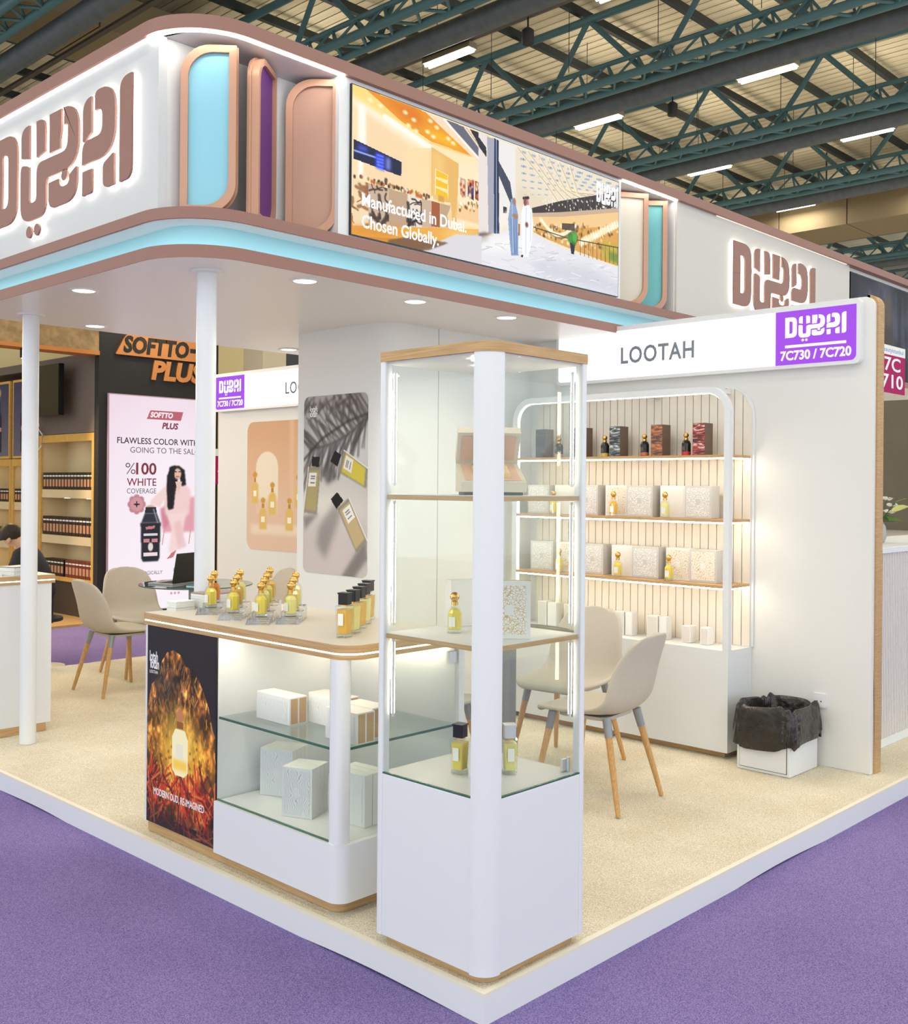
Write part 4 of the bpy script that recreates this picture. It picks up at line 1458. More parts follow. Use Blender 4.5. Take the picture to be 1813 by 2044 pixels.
# outline open at the bottom: build as U-shaped prism
U_out = [p for p in outer if True]
arch = U_out[1:] + [U_out[0]]
arch_in = inner[1:] + [inner[0]]
part('arch_frame', B().prism(arch + arch_in[::-1], UXF, UXF + .036, 'x'), WHITE, su, smooth=True)
i2 = rrect(UY0 + .040, .61, UY1 - .040, 2.032, (0, 0, .112, .112), 12)
i3 = rrect(UY0 + .034, .61, UY1 - .034, 2.038, (0, 0, .118, .118), 12)
part('arch_light', B().prism(i3[1:] + [i3[0]] + (i2[1:] + [i2[0]])[::-1], UXF + .012, UXF + .026, 'x'), emis('led_arch', (1, .93, .80, 1), 6.0), su)
for y in (UY0 + .13, UY1 - .13, 1.45):
    part('bracket', B().box(UXF + .03, y, 2.045, 3.19, y + .03, 2.07), WHITE, su)
for z in (.943, 1.310, 1.672):
    s_ = part('shelf', B().box(UXF + .002, UY0 + .006, z, 3.178, UY1 - .006, z + .016), OAKX, su)
    part('light_strip', B().box(UXF + .010, UY0 + .04, z - .008, UXF + .024, UY1 - .04, z - .0005), LEDS, s_)
    part('light_strip', B().box(UXF + .03, UY0 + .010, z - .008, 3.165, UY0 + .022, z - .0005), LEDS, s_)

# dark cartons and dark bottles on the top shelf
def dark_pattern(name, a, b_):
    m = mat(name, a, .25)
    bs = m.node_tree.nodes['Principled BSDF']
    v = coords(m, (14, 14, 60))
    n = N(m, 'ShaderNodeTexNoise')
    n.inputs['Scale'].default_value = 1.0
    n.inputs['Detail'].default_value = 4
    n.inputs['Distortion'].default_value = 1.2
    L(m, v, n.inputs['Vector'])
    L(m, ramp(m, n.outputs[0], [(.40, a), (.54, b_[0]), (.62, b_[1]), (.70, a)]), bs.inputs['Base Color'])
    return m
DK = rgb(52, 48, 48)
dkm = [dark_pattern('dark_foil_grey', DK, (rgb(70, 66, 66), rgb(96, 92, 90))), dark_pattern('dark_foil_plain', DK, (rgb(66, 54, 48), rgb(84, 72, 64))),
       dark_pattern('dark_foil_silver', DK, (rgb(110, 120, 122), rgb(220, 224, 222))), dark_pattern('dark_foil_copper', rgb(84, 60, 48), (rgb(170, 104, 66), rgb(220, 136, 84))),
       dark_pattern('dark_foil_red', rgb(70, 44, 42), (rgb(190, 60, 44), rgb(214, 216, 212)))]
dside = mat('dark_carton_side', rgb(104, 84, 72), .45)
yy = [2.30, 1.985, 1.715, 1.414, 1.131]
nm = ['plain charcoal carton at the far end of the top shelf', 'brown-black carton half hidden by the tower post on the top shelf', 'silver foil streaked dark carton on the top shelf', 'copper foil dark carton on the top shelf', 'red and silver foil dark carton at the near end of the top shelf']
for k in range(5):
    gift_box(nm[k], (3.02, yy[k], 1.689), .082, .085, .186, dkm[k], -PI / 2, side=dside, group='dark cartons on the top shelf', inset=.003, emblem=False)
DARKJ = mat('dark_bottle', rgb(40, 34, 34), .15)
db = ['beside the plain charcoal carton', 'between the brown-black and silver cartons', 'between the silver and copper cartons', 'between the copper and red cartons']
tints = [rgb(206, 130, 80), rgb(206, 180, 80), rgb(190, 110, 70), rgb(200, 40, 44)]
for k, y in enumerate((2.125, 1.765, 1.474, 1.188)):
    t = thing('perfume_bottle', 'dark gold-capped bottle ' + db[k], 'bottle', (3.045, y, 1.6885), 0, 'dark bottles on the top shelf')
    part('glass_body', B().lathe([(.026, 0), (.027, .003), (.027, .072), (.021, .085), (.012, .092), (.012, .098)], 10), DARKJ, t)
    part('tinted_foot', B().lathe([(.0275, .004), (.0275, .024)], 10), mat('dark_bottle_tint%d' % k, tints[k], .2), t)
    part('collar', B().lathe([(.012, .092), (.012, .104)], 12), GOLD, t, smooth=True)
    part('stopper', B().lathe([(.016 * math.sin(a), .119 - .016 * math.cos(a)) for a in np.linspace(.3, PI - .02, 9)], 12), GOLD, t, smooth=True)
    part('paper_label', B().box(-.0290, -.010, .030, -.0272, .010, .055), mat('dark_label', rgb(90, 84, 78), .5), t)

# pale cartons on the two middle shelves
GB = 'pale gift cartons on the lit shelves'
row = [(2.372, .18, PAT_SILVER, 'grey maze-print carton at the far end'), (2.165, .17, PAT_GOLDWAVE, 'gold wave carton seen through the tower'), (1.985, .18, PAT_SILVER, 'grey maze-print carton half behind the tower post'),
       (1.765, .16, PAT_FLORAL, 'faint floral carton behind a yellow bottle'), (1.593, .188, PAT_SILVER, 'grey maze-print carton next to the floral one'), (1.368, .17, PAT_GOLDWAVE, 'gold wave carton behind a pale bottle'), (1.187, .176, PAT_SILVER, 'glossy grey carton at the near end')]
for k, (y, w, pm, l) in enumerate(row):
    gift_box(l + ' of the upper pale row', (3.03 + (.025 if pm is not PAT_SILVER else 0), y, 1.3265), w, .09, .187, pm, -PI / 2, side=BOXW if pm is not PAT_SILVER else BOXG, group=GB, inset=.012)
row = [(2.342, .185, PAT_SILVER, 'grey maze-print carton at the far end'), (2.135, .17, PAT_FLORAL, 'floral carton seen through the tower'), (1.93, .17, PAT_SILVER, 'grey maze-print carton half behind the tower post'),
       (1.715, .15, PAT_GOLDWAVE, 'gold wave carton behind a yellow bottle'), (1.549, .188, PAT_SILVER, 'grey maze-print carton next to the gold wave one'), (1.325, .165, PAT_FLORAL, 'gold line floral carton behind a yellow bottle'), (1.151, .176, PAT_FLORAL, 'grey carton with gold blossom print at the near end')]
for k, (y, w, pm, l) in enumerate(row):
    gift_box(l + ' of the lower pale row', (3.03 + (.025 if k in (1, 3, 5) else 0), y, .9595), w, .09, .187, pm, -PI / 2, side=BOXW if k in (1, 3, 5) else BOXG, group=GB, inset=.012)
for k, (y, z, jm, l) in enumerate(((1.655, 1.3265, AMB, 'before the floral carton on the upper pale row'), (1.29, 1.3265, LEM, 'before the gold wave carton on the upper pale row'), (2.12, 1.3265, YEL, 'seen through the tower on the upper pale row'),
                                   (1.62, .9595, YEL, 'before the gold wave carton on the lower pale row'), (1.262, .9595, YEL, 'before the gold line carton on the lower pale row'), (2.07, .9595, YEL, 'seen through the tower on the lower pale row'))):
    perf_bottle('perfume_bottle', 'gold-capped perfume bottle ' + l, jm, (2.985, y, z), .2, 'bottles among the pale cartons', h=.15)
# small white cartons on the cabinet top
REED = pattern_mat('reed_print', rgb(214, 212, 206), rgb(150, 140, 124), 60, 'wave', dist=2.0)
sm = [(2.285, .07, .155, REED, 'tall grey reed-print carton seen through the tower'), (2.205, .07, .15, BOXW, 'tall white carton next to the reed-print one seen through the tower'), (2.07, .07, .15, REED, 'tall reed-print carton behind the chair back'),
      (1.68, .07, .14, REED, 'reed-print carton between the two chair backs'), (1.60, .05, .14, BOXW, 'white carton between the two chair backs'), (1.445, .075, .135, REED, 'reed-print carton above the near chair back'), (1.36, .05, .135, BOXW, 'white carton above the near chair back'),
      (1.205, .06, .098, mat('small_carton_grey', rgb(216, 210, 204), .5), 'short pale carton near the shelf end'), (1.085, .055, .098, MATS['small_carton_grey'], 'shortest carton nearest the shelf end post')]
for (y, w, h_, pm, l) in sm:
    gift_box(l, (3.04, y, .6015), w, .06, h_, pm, -PI / 2, group='small cartons on the cabinet top', inset=.006, emblem=False)

# ------------------------------------------------------------------ posters on the walls
def paint_shadow():
    c = Cv(135, 245, (196, 190, 186))
    c.grad((176, 170, 168), (200, 190, 186))
    c.ell((.62, .30), .5, .30, (224, 222, 220), .9, .7)
    c.ell((.35, .62), .6, .22, (232, 226, 214), .8, .7)
    c.ell((.40, .85), .5, .25, (206, 194, 190), .8, .7)
    # palm shadow
    for i in range(46):
        t = i / 45
        x, y = .10 + t * .95, .30 - t * .20 + .05 * math.sin(t * 3)
        for sgn in (-1, 1):
            a = math.atan2(-.2, .95) + sgn * random.uniform(.7, 1.3) + PI
            l = random.uniform(.25, .5)
            c.line([(x, y), (x + l * math.cos(a), y + l * math.sin(a) * .55)], random.uniform(.015, .035), (74, 68, 68), .55)
    c.line([(0, .36), (.3, .24), (.7, .15), (1.05, .11)], .03, (60, 56, 56), .7)
    for i in range(30):
        x = random.uniform(0, 1)
        c.line([(x, random.uniform(0, .06)), (x + random.uniform(-.2, .05), random.uniform(.06, .16))], .03, (88, 82, 82), .5)
    c.done(1)
    # cast shadows
    c.poly([(.28, .42), (.45, .38), (.55, .46), (.38, .50)], (96, 92, 90), .8, 3)
    c.poly([(.25, .74), (.50, .60), (.62, .64), (.36, .92), (.22, .84)], (120, 114, 112), .6, 5)
    c.poly([(.0, .68), (.26, .66), (.02, .76)], (110, 104, 102), .7, 3)
    c.poly([(.62, 1), (.98, .78), (1, .90), (.82, 1)], (104, 98, 96), .7, 3)
    def bottle(P, cap, col):
        c.poly(P, (150, 140, 124), 1, 1)
        cx = sum(p[0] for p in P) / 4
        cy_ = sum(p[1] for p in P) / 4
        Q = [(cx + (p[0] - cx) * .82, cy_ + (p[1] - cy_) * .86) for p in P]
        c.poly(Q, col, .95, 1)
        c.line([P[0], P[3]], .014, (240, 236, 226), .9)
        c.poly(cap, (34, 32, 34))
        lb = [(P[0][0] * .62 + P[1][0] * .28 + P[3][0] * .10, 0)]
        R = [tuple(np.array(P[0]) * (1 - u) * (1 - v) + np.array(P[1]) * u * (1 - v) + np.array(P[2]) * u * v + np.array(P[3]) * (1 - u) * v) for u, v in ((.12, .12), (.72, .12), (.72, .42), (.12, .42))]
        c.poly(R, (238, 234, 226))
        for v in (.2, .25, .34):
            a = tuple(np.array(P[0]) * .7 * (1 - v) + np.array(P[1]) * .3 * (1 - v) + np.array(P[2]) * .3 * v + np.array(P[3]) * .7 * v)
            b = tuple(np.array(P[0]) * .4 * (1 - v) + np.array(P[1]) * .6 * (1 - v) + np.array(P[2]) * .6 * v + np.array(P[3]) * .4 * v)
            c.line([a, b], .012, (90, 86, 84), .8)
    bottle([(.08, .40), (.28, .40), (.22, .67), (.0, .66)], [(.14, .34), (.26, .345), (.25, .40), (.13, .395)], (176, 160, 110))
    bottle([(.64, .31), (.56, .43), (.98, .52), (1.0, .41)], [(.50, .31), (.60, .335), (.54, .40), (.43, .37)], (214, 196, 76))
    bottle([(.72, .57), (.54, .63), (.84, .87), (1.0, .80)], [(.54, .54), (.64, .585), (.53, .635), (.44, .58)], (196, 172, 130))
    return c.done()


po = thing('wall_poster', 'grey palm shadow perfume poster on the storage block', 'poster', (1.868, 3.262, 0.945), group='perfume posters on white walls')
print_obj('print', paint_shadow(), 0.617, 1.115, FW(-0.002, 0, 0), print_mat('shadow_poster_print', 0), po, r=.05)
part('backing', B().prism(rrect(0, 0, .617, 1.115, .05, 8), -.002, .0015), PAPER, po, M=FW(0, 0, 0))
text('lettering', 'lotah', .055, FW(-.0025, -.06, 1.015), WPRINT, po, ext=.0003, width=.075, bold=.001)
text('lettering', 'lotah', .055, FW(-.0025, -.06, .985), WPRINT, po, ext=.0003, width=.075, bold=.001)


def paint_peach():
    c = Cv(150, 180, (222, 178, 142))
    c.grad((214, 168, 132), (236, 206, 182))
    c.poly([(.46, 0), (.5, 0), (.5, .75), (.46, .75)], (232, 196, 166), .8, 2)
    for x in (.22, .70):
        c.poly([(x - .12, .72), (x - .12, .36), (x + .12, .36), (x + .12, .72)], (240, 226, 204))
        c.ell((x, .36), .12, .15, (240, 226, 204), 1, .05)
    c.poly([(0, .60), (1, .62), (1, 1), (0, 1)], (226, 194, 172), .8, 3)
    c.poly([(.05, .80), (1, .80), (1, .88), (.05, .88)], (240, 218, 200), .9, 2)
    def bot(x, y, s=1.0):
        c.poly([(x - .035 * s, y), (x - .035 * s, y - .13 * s), (x - .015 * s, y - .155 * s), (x + .015 * s, y - .155 * s), (x + .035 * s, y - .13 * s), (x + .035 * s, y)], (226, 190, 110), 1, 1)
        c.poly([(x - .018 * s, y - .05 * s), (x + .018 * s, y - .05 * s), (x + .018 * s, y - .09 * s), (x - .018 * s, y - .09 * s)], (246, 240, 226))
        c.poly([(x - .012 * s, y - .155 * s), (x + .012 * s, y - .155 * s), (x + .012 * s, y - .185 * s), (x - .012 * s, y - .185 * s)], (190, 140, 60))
        c.ell((x, y - .205 * s), .022 * s, .024 * s, (206, 156, 70), 1, .2)
    for x, y in ((.09, .64), (.28, .72), (.55, .66), (.18, .84), (.46, .84), (.68, .84), (.88, .74)):
        bot(x, y, 1.1)
    return c.done()


po = thing('wall_poster', 'peach arch perfume poster on the wall beyond the storage block', 'poster', (3.198, 5.775, 0.925), group='perfume posters on white walls')
print_obj('print', paint_peach(), 1.35, 1.13, FW(-.002, 0, 0), print_mat('peach_poster_print', 0), po, r=.09)
part('backing', B().prism(rrect(0, 0, 1.35, 1.13, .09, 8), -.002, .0015), PAPER, po, M=FW(0, 0, 0))

# wall socket and bin
sk = thing('wall_socket', 'white double wall socket beside the bin', 'socket', (3.2, .475, .315))
part('plate', B().prism(rrect(0, 0, .075, .075, .008), 0, .010), WHITE, sk, M=FW(0, 0, 0))
for k in (0, 1):
    part('socket_hole', B().box(.022 + k * .022, .03, .010, .030 + k * .022, .036, .0108), BLACKM, sk, M=FW(0, 0, 0))

bn = thing('waste_bin', 'low white box bin lined with a crumpled black bag', 'bin', (2.832, .43, 0))
part('box_body', B().box(0, 0, 0, .325, .30, .205), WHITE, bn, bev=.002)
part('drawer_front', B().box(-.006, .018, .018, 0, .282, .20), WHITE, bn, bev=.001)
for g in ((.0145, .0145, .2855, .018), (.0145, .0145, .018, .20), (.282, .0145, .2855, .20)):
    part('shadow_gap', B().box(-.0012, g[0], g[1], .0003, g[2], g[3]), mat('gap_dark', rgb(90, 88, 84), .8), bn)


def bag():
    b = B()
    n = 96
    # rings: outer hem -> up the outside -> over the rim -> into the bin
    rings = [(1.06, .150, .05), (1.10, .175, .05), (1.09, .215, .035), (1.07, .26, .03), (1.06, .30, .03), (1.03, .335, .03), (.97, .352, .035), (.90, .345, .04), (.84, .30, .03), (.80, .22, .02), (.2, .20, .0)]
    r = np.random.default_rng(5)
    ph = r.uniform(0, 6.28, (8,))
    for j, (s, z, amp) in enumerate(rings):
        for i in range(n):
            a = 2 * PI * i / n
            ca, sa = math.cos(a), math.sin(a)
            e = 0.30
            x = .176 * s * math.copysign(abs(ca) ** e, ca)
            y = .163 * s * math.copysign(abs(sa) ** e, sa)
            q = math.hypot(x, y)
            dmax = max(abs(x) / .176, abs(y) / .163)
            w = (math.sin(9 * a + ph[0] + j * .9) * .5 + math.sin(17 * a + ph[1] - j * 1.1) * .4 + math.sin(29 * a + ph[2] + j * 1.7) * .35)
            k = 1 + amp * (w * 1.3 if j > 5 else abs(w) * 1.5)
            hem = .022 * math.sin(a + 2.4) + .012 * math.sin(5 * a + ph[3]) if j < 2 else 0
            zz = z + hem + (.010 * math.sin(4 * a + ph[4]) + .010 * math.sin(11 * a + ph[5] + j)) * (1 if j > 4 else .4)
            b.v.append((.1625 + x * k, .15 + y * k, zz))
    m = len(rings)
    for j in range(m - 1):
        for i in range(n):
            k = (i + 1) % n
            b.f.append((j * n + i, j * n + k, (j + 1) * n + k, (j + 1) * n + i))
    b.f.append(tuple(range((m - 1) * n, m * n)))
    return b


bm_ = noise_mat('black_plastic_bag', rgb(30, 27, 25), rgb(46, 41, 36), 9, .22, bump=1.0, detail=6, spec=.7, dist=.03)
bo = part('bin_bag', bag(), bm_, bn, smooth=True)
md = bo.modifiers.new('s', 'SUBSURF')
md.levels = md.render_levels = 1

# ================================================================== chairs and tables
def make_chair():
    t = thing('side_chair', 'x', 'chair')
    # side profile from seat front over the bend to the top of the back: (y, z, half width, side lift, side forward)
    prof = [(.235, .415, .150, .000, .0), (.225, .440, .195, .002, .0), (.17, .447, .222, .006, .0), (.06, .440, .232, .014, .0), (-.06, .434, .236, .030, .0), (-.15, .440, .238, .050, .008),
            (-.205, .475, .238, .055, .030), (-.235, .545, .234, .030, .055), (-.255, .63, .224, .012, .060), (-.278, .71, .206, .0, .052), (-.300, .775, .178, .0, .036), (-.312, .812, .135, -.008, .020), (-.316, .822, .070, -.010, .008)]
    nx = 10
    b = B()
    for (y, z, hw, lf, fw) in prof:
        for i in range(nx + 1):
            u = -1 + 2 * i / nx
            q = abs(u) ** 2.6
            b.v.append((hw * u, y + fw * q, z + lf * q))
    m = len(prof)
    w = nx + 1
    for j in range(m - 1):
        for i in range(nx):
            b.f.append((j * w + i, j * w + i + 1, (j + 1) * w + i + 1, (j + 1) * w + i))
    sh = part('shell', b, FABRIC, t, smooth=True)
    md = sh.modifiers.new('thick', 'SOLIDIFY')
    md.thickness = .026
    md.offset = 0
    md = sh.modifiers.new('soft', 'SUBSURF')
    md.levels = md.render_levels = 2
    part('under_frame', B().prism(rrect(-.15, -.13, .15, .14, .05), .408, .424), FABRIC, t, smooth=True)
    for sx in (-1, 1):
        for sy in (-1, 1):
            top = Vector((sx * .150, sy * .145 + .01, .425))
            ft = Vector((sx * .222, (.222 if sy > 0 else -.238), 0.0))
            mid = top.lerp(ft, .16)
            part('leg', B().tube([mid, ft + Vector((0, 0, .004))], .0175, 12, r2=.0115), BEECH, t, smooth=True)
            part('leg_socket', B().tube([top, top.lerp(ft, .20)], .021, 12, r2=.019), GREYM, t, smooth=True)
    return t


ch0 = make_chair()
CG = 'upholstered chairs with beech legs'
ch0.matrix_world = Matrix.Translation((1.845, .94, 0)) @ Matrix.Rotation(math.radians(7), 4, 'Z')
tag(ch0, 'upholstered chair turned away from the aisle beside the tower', 'chair', CG)
dup(ch0, (2.27, 1.445, 0), math.radians(96), 'upholstered chair facing out with its back to the lit shelves', CG)
dup(ch0, (1.33, 1.60, 0), math.radians(-72), 'upholstered chair behind the counter, seen through tower glass', CG)
dup(ch0, (1.515, 4.95, 0), math.radians(-90), 'upholstered chair shown side-on in the far half of the booth', CG)
dup(ch0, (1.98, 5.47, 0), math.radians(176), 'upholstered chair facing the aisle behind the side-on chair', CG)
dup(ch0, (2.66, 4.90, 0), math.radians(75), 'upholstered chair against the peach poster wall', CG)


def table(label, loc, r, group):
    t = thing('round_table', label, 'table', loc, 0, group)
    part('glass_top', B().lathe([(r - .002, .742), (r, .744), (r, .750), (r - .002, .752)], 56), pane_mat('table_glass', (.80, .90, .88, 1), gain=1.3) if 'table_glass' not in MATS else MATS['table_glass'], t, smooth=True)
    part('glass_edge', B().lathe([(r - .004, .7435), (r + .0006, .745), (r + .0006, .7495), (r - .004, .7505)], 56, cap=False), GEDGE, t, smooth=True)
    part('pedestal', B().lathe([(.055, .012), (.055, .735)], 28), GREYM, t, smooth=True)
    part('base_disc', B().lathe([(.21, 0), (.21, .008), (.19, .014)], 40), GREYM, t, smooth=True)
    part('top_plate', B().lathe([(.09, .733), (.09, .742)], 28), GREYM, t, smooth=True)
    return t


table('round glass table among the near chairs behind the tower', (1.78, 1.47, 0), .37, 'round glass tables')
table('round glass table with laptops in the far half of the booth', (2.06, 4.80, 0), .42, 'round glass tables')

# laptop, tablet, folder on the far table; green box on the near table
def laptop(label, loc, rz, tilt, w=.33, d=.225, shell=GREYM):
    t = thing('laptop', label, 'laptop', loc, rz, 'computers on the far table')
    part('keyboard_base', B().prism(rrect(-w / 2, 0, w / 2, d, .012), 0, .012), mat('laptop_silver', rgb(176, 178, 182), .35, .5), t, bev=.002)
    part('keys', B().box(-w * .42, .07, .012, w * .42, d - .02, .0128), BLACKM, t)
    M_ = Matrix.Translation((0, d, .012)) @ Matrix.Rotation(-tilt, 4, 'X')
    l = part('screen_lid', B().prism(rrect(-w / 2, 0, w / 2, .225, .01), -.004, .004, 'y'), mat('laptop_dark', rgb(46, 45, 44), .35, .3), t, M=M_)
    part('display', B().box(-w / 2 + .008, -.005, .012, w / 2 - .008, -.0041, .217), BLACK, l)
    return t


laptop('open grey laptop seen from the side on the far table', (1.90, 5.03, .7525), math.radians(-158.3), math.radians(10), .32)
laptop('dark tablet leaning on a stand on the far table', (2.12, 5.13, .7525), math.radians(-150), math.radians(38), .15, .08)
paper_stack('blue folder lying on the far glass table', (1.98, 4.60, .7525), .20, .12, 2, .3, mat('folder_blue', rgb(60, 140, 170), .4), None)
gb = thing('small_case', 'small green box lying on the near glass table', 'box', (1.60, 1.56, .7525), .6)
part('case_body', B().box(-.07, -.05, 0, .07, .05, .035), mat('green_case', rgb(50, 130, 92), .4), gb, bev=.004)
part('case_lid', B().box(-.071, -.051, .035, .071, .051, .045), MATS['green_case'], gb, bev=.003)

# ================================================================== neighbouring stand behind (black pillar, poster, shelves)
NF = -0.07
struct('floor_stand', B().box(2.6, 9.02, FZ, 9.0, 16.0, NF), noise_mat('stand_wood_floor', rgb(206, 172, 122), rgb(190, 154, 104), 10, .4, (1, 8, 1)), 'low pale wood platform of the stand behind')
PYW = 9.1
pl = thing('wall_pillar', 'tall black pillar wall carrying the lit hair colour poster', 'wall', kind='structure')
part('panel', B().box(3.5, PYW, NF, 5.085, PYW + .10, 3.6), BLACKM, pl)
lb = thing('light_box_poster', 'tall lit pink hair colour poster on the black pillar', 'poster', (3.615, PYW, .02))
LW, LH = 1.41, 2.50
part('frame', B().box(-.012, -.03, -.012, LW + .012, -.001, LH + .012), mat('lightbox_edge', rgb(190, 160, 172), .4), lb)


def paint_softto():
    c = Cv(200, 355, (236, 214, 228))
    c.grad((232, 206, 222), (250, 240, 248))
    c.ell((.55, .45), .6, .8, (252, 244, 250), .8, .8)
    Q = lambda L_: [(.63 + (u - .785) * .80, .32 + (v - .27) * .71) for u, v in L_]
    # armchair
    c.poly(Q([(.60, .60), (.66, .50), (.80, .50), (1, .48), (1, .72), (.62, .72)]), (226, 160, 172), 1, 2)
    c.poly(Q([(.58, .56), (.66, .54), (.70, .66), (.62, .70)]), (206, 130, 146), .9, 2)
    for x in (.63, .95):
        c.line(Q([(x, .71), (x - .02, .80)]), .008, (200, 150, 140))
    # woman in pale pink
    c.poly(Q([(.62, .42), (.74, .38), (.86, .38), (.95, .44), (.93, .60), (.80, .64), (.64, .60)]), (240, 206, 204), 1, 2)
    c.poly(Q([(.62, .42), (.68, .44), (.58, .55), (.46, .53), (.48, .50)]), (242, 212, 208), 1, 1)
    c.poly(Q([(.66, .60), (.90, .58), (.86, .70), (.80, .84), (.68, .86), (.72, .70)]), (244, 214, 212), 1, 2)
    c.poly(Q([(.74, .66), (.82, .64), (.90, .82), (.80, .84)]), (232, 190, 190), .8, 2)
    c.poly(Q([(.72, .86), (.78, .84), (.74, .89), (.66, .90)]), (196, 120, 116))
    c.poly(Q([(.66, .34), (.72, .275), (.80, .27), (.87, .30), (.89, .40), (.84, .41), (.80, .33), (.76, .45), (.74, .56), (.68, .57), (.66, .45)]), (30, 28, 34), 1, 1)
    c.ell(Q([(.785, .325)])[0], .036, .046, (226, 186, 166), 1, .2)
    c.line(Q([(.75, .312), (.775, .312)]), .008, (60, 40, 40))
    c.line(Q([(.80, .312), (.825, .312)]), .008, (60, 40, 40))
    c.line(Q([(.77, .345), (.80, .345)]), .010, (190, 90, 90))
    c.poly(Q([(.69, .28), (.76, .27), (.73, .42), (.72, .56), (.67, .56), (.66, .40)]), (28, 26, 32), 1, 1)
    c.poly(Q([(.76, .38), (.84, .38), (.80, .46)]), (232, 196, 178))
    Q = lambda L_: [(.38 + (u - .465) * .75, .509 + (v - .505) * .855) for u, v in L_]
    # product bottle
    c.ell(Q([(.46, .515)])[0], .04, .016, (206, 170, 150), .9, .3)
    c.poly(Q([(.40, .515), (.53, .515), (.54, .55), (.39, .55)]), (40, 42, 50))
    c.poly(Q([(.39, .55), (.54, .55), (.58, .60), (.35, .60)]), (46, 48, 58), 1, 1)
    c.poly(Q([(.34, .60), (.59, .60), (.575, .80), (.56, .815), (.37, .815), (.355, .80)]), (34, 36, 46), 1, 1)
    c.line(Q([(.50, .53), (.55, .60)]), .015, (150, 160, 170), .7)
    c.poly(Q([(.40, .625), (.52, .618), (.51, .635), (.41, .64)]), (196, 120, 130))
    c.poly(Q([(.38, .66), (.55, .66), (.55, .675), (.38, .675)]), (232, 232, 236), .9)
    c.poly(Q([(.38, .69), (.45, .69), (.45, .71), (.38, .71)]), (206, 130, 140))
    c.poly(Q([(.48, .69), (.55, .69), (.55, .71), (.48, .71)]), (206, 130, 140))
    c.ell(Q([(.465, .735)])[0], .024, .036, (226, 214, 206), 1, .2)
    c.poly(Q([(.38, .765), (.55, .765), (.55, .785), (.38, .785)]), (240, 220, 224))
    # badge
    for k in range(8):
        a = k * PI / 4
        c.ell((.25 + .055 * math.cos(a), .505 + .031 * math.sin(a)), .028, .028, (196, 130, 140), 1, .2)
    c.ell((.25, .505), .058, .058, (206, 150, 156), 1, .1)
    c.poly([(.25, .485), (.257, .500), (.285, .505), (.257, .510), (.25, .525), (.243, .510), (.215, .505), (.243, .500)], (40, 34, 40))
    # small logo banner
    c.poly([(.335, .104), (.37, .062), (.68, .062), (.66, .104)], (186, 96, 112))
    for x in (.58, .615, .65):
        c.ell((x, .932), .010, .010, (206, 150, 160), 1, .4)
    return c.done()


print_obj('print', paint_softto(), LW, LH, FS(0, -.0305, 0), print_mat('softto_poster_print', 1.0), lb)
def lt(s, x, zc, size, w, col, bold=0.0, shear=0.0):
    text('lettering', s, size, FS(x - 3.615, -.0312, zc - .02), col, lb, ext=.0004, width=w, bold=bold, shear=shear)
ROSE = mat('rose_lettering', rgb(150, 60, 84), .5)
LPINK = emis('pale_lettering', (.95, .85, .9, 1), 1.0)
DKT = mat('dark_lettering', rgb(40, 36, 52), .5)
GRT = mat('soft_grey_lettering', rgb(120, 112, 124), .5)
lt('SOFTTO', 4.135, 2.285, .085, .30, LPINK, .004, .2)
lt('PLUS', 4.29, 2.155, .10, .22, ROSE, .004, .2)
lt('FLAWLESS COLOR WITHOUT', 3.715, 1.965, .10, 1.28, DKT, .001)
lt('GOING TO THE SALON', 3.88, 1.86, .095, 1.00, GRT)
lt('%', 3.82, 1.61, .19, .13, GRT, -.001)
lt('100', 3.955, 1.61, .19, .265, ROSE, .004)
lt('WHITE', 3.84, 1.475, .125, .38, ROSE, .001)
lt('COVERAGE', 3.84, 1.385, .085, .38, GRT)
lt('LOGICALLY', 4.04, .43, .06, .27, GRT)
lt('DONT', 4.46, .45, .06, .16, GRT)
lt('STAIN', 4.46, .385, .06, .18, GRT)
# copper letters on the pillar
lg = thing('pillar_logo', 'copper SOFTTO PLUS logo lit from above on the black pillar', 'sign', (3.685, PYW, 2.72))
COPL = mat('brushed_copper', rgb(214, 138, 76), .35, .7)
part('banner', B().prism(fillet([(0, .265), (.14, .52), (1.28, .52), (1.28, .265)], [.02, .08, 0, 0]), .002, .03), COPL, lg, M=FS(0, 0, 0))
text('letters', 'SOFTTO', .26, FS(.10, -.031, .305), BLACKM, lg, ext=.006, bold=.010, width=.86, shear=.15)
part('dash', B().box(.98, .37, .025, 1.12, .42, .037), BLACKM, lg, M=FS(0, 0, 0))
text('letters', 'PLUS', .30, FS(.46, -.012, .02), COPL, lg, ext=.012, bold=.014, width=.72, shear=.18)
for x in (.25, .75):
    ld = bpy.data.lights.new('logo_spot', 'SPOT')
    ld.energy = 14
    ld.color = (1, .8, .55)
    ld.spot_size = math.radians(80)
    lo = obj('logo_spot', ld, parent=lg)
    lo.matrix_local = Matrix.Translation((x, -.35, .95)) @ Matrix.Rotation(math.radians(25), 4, 'X')

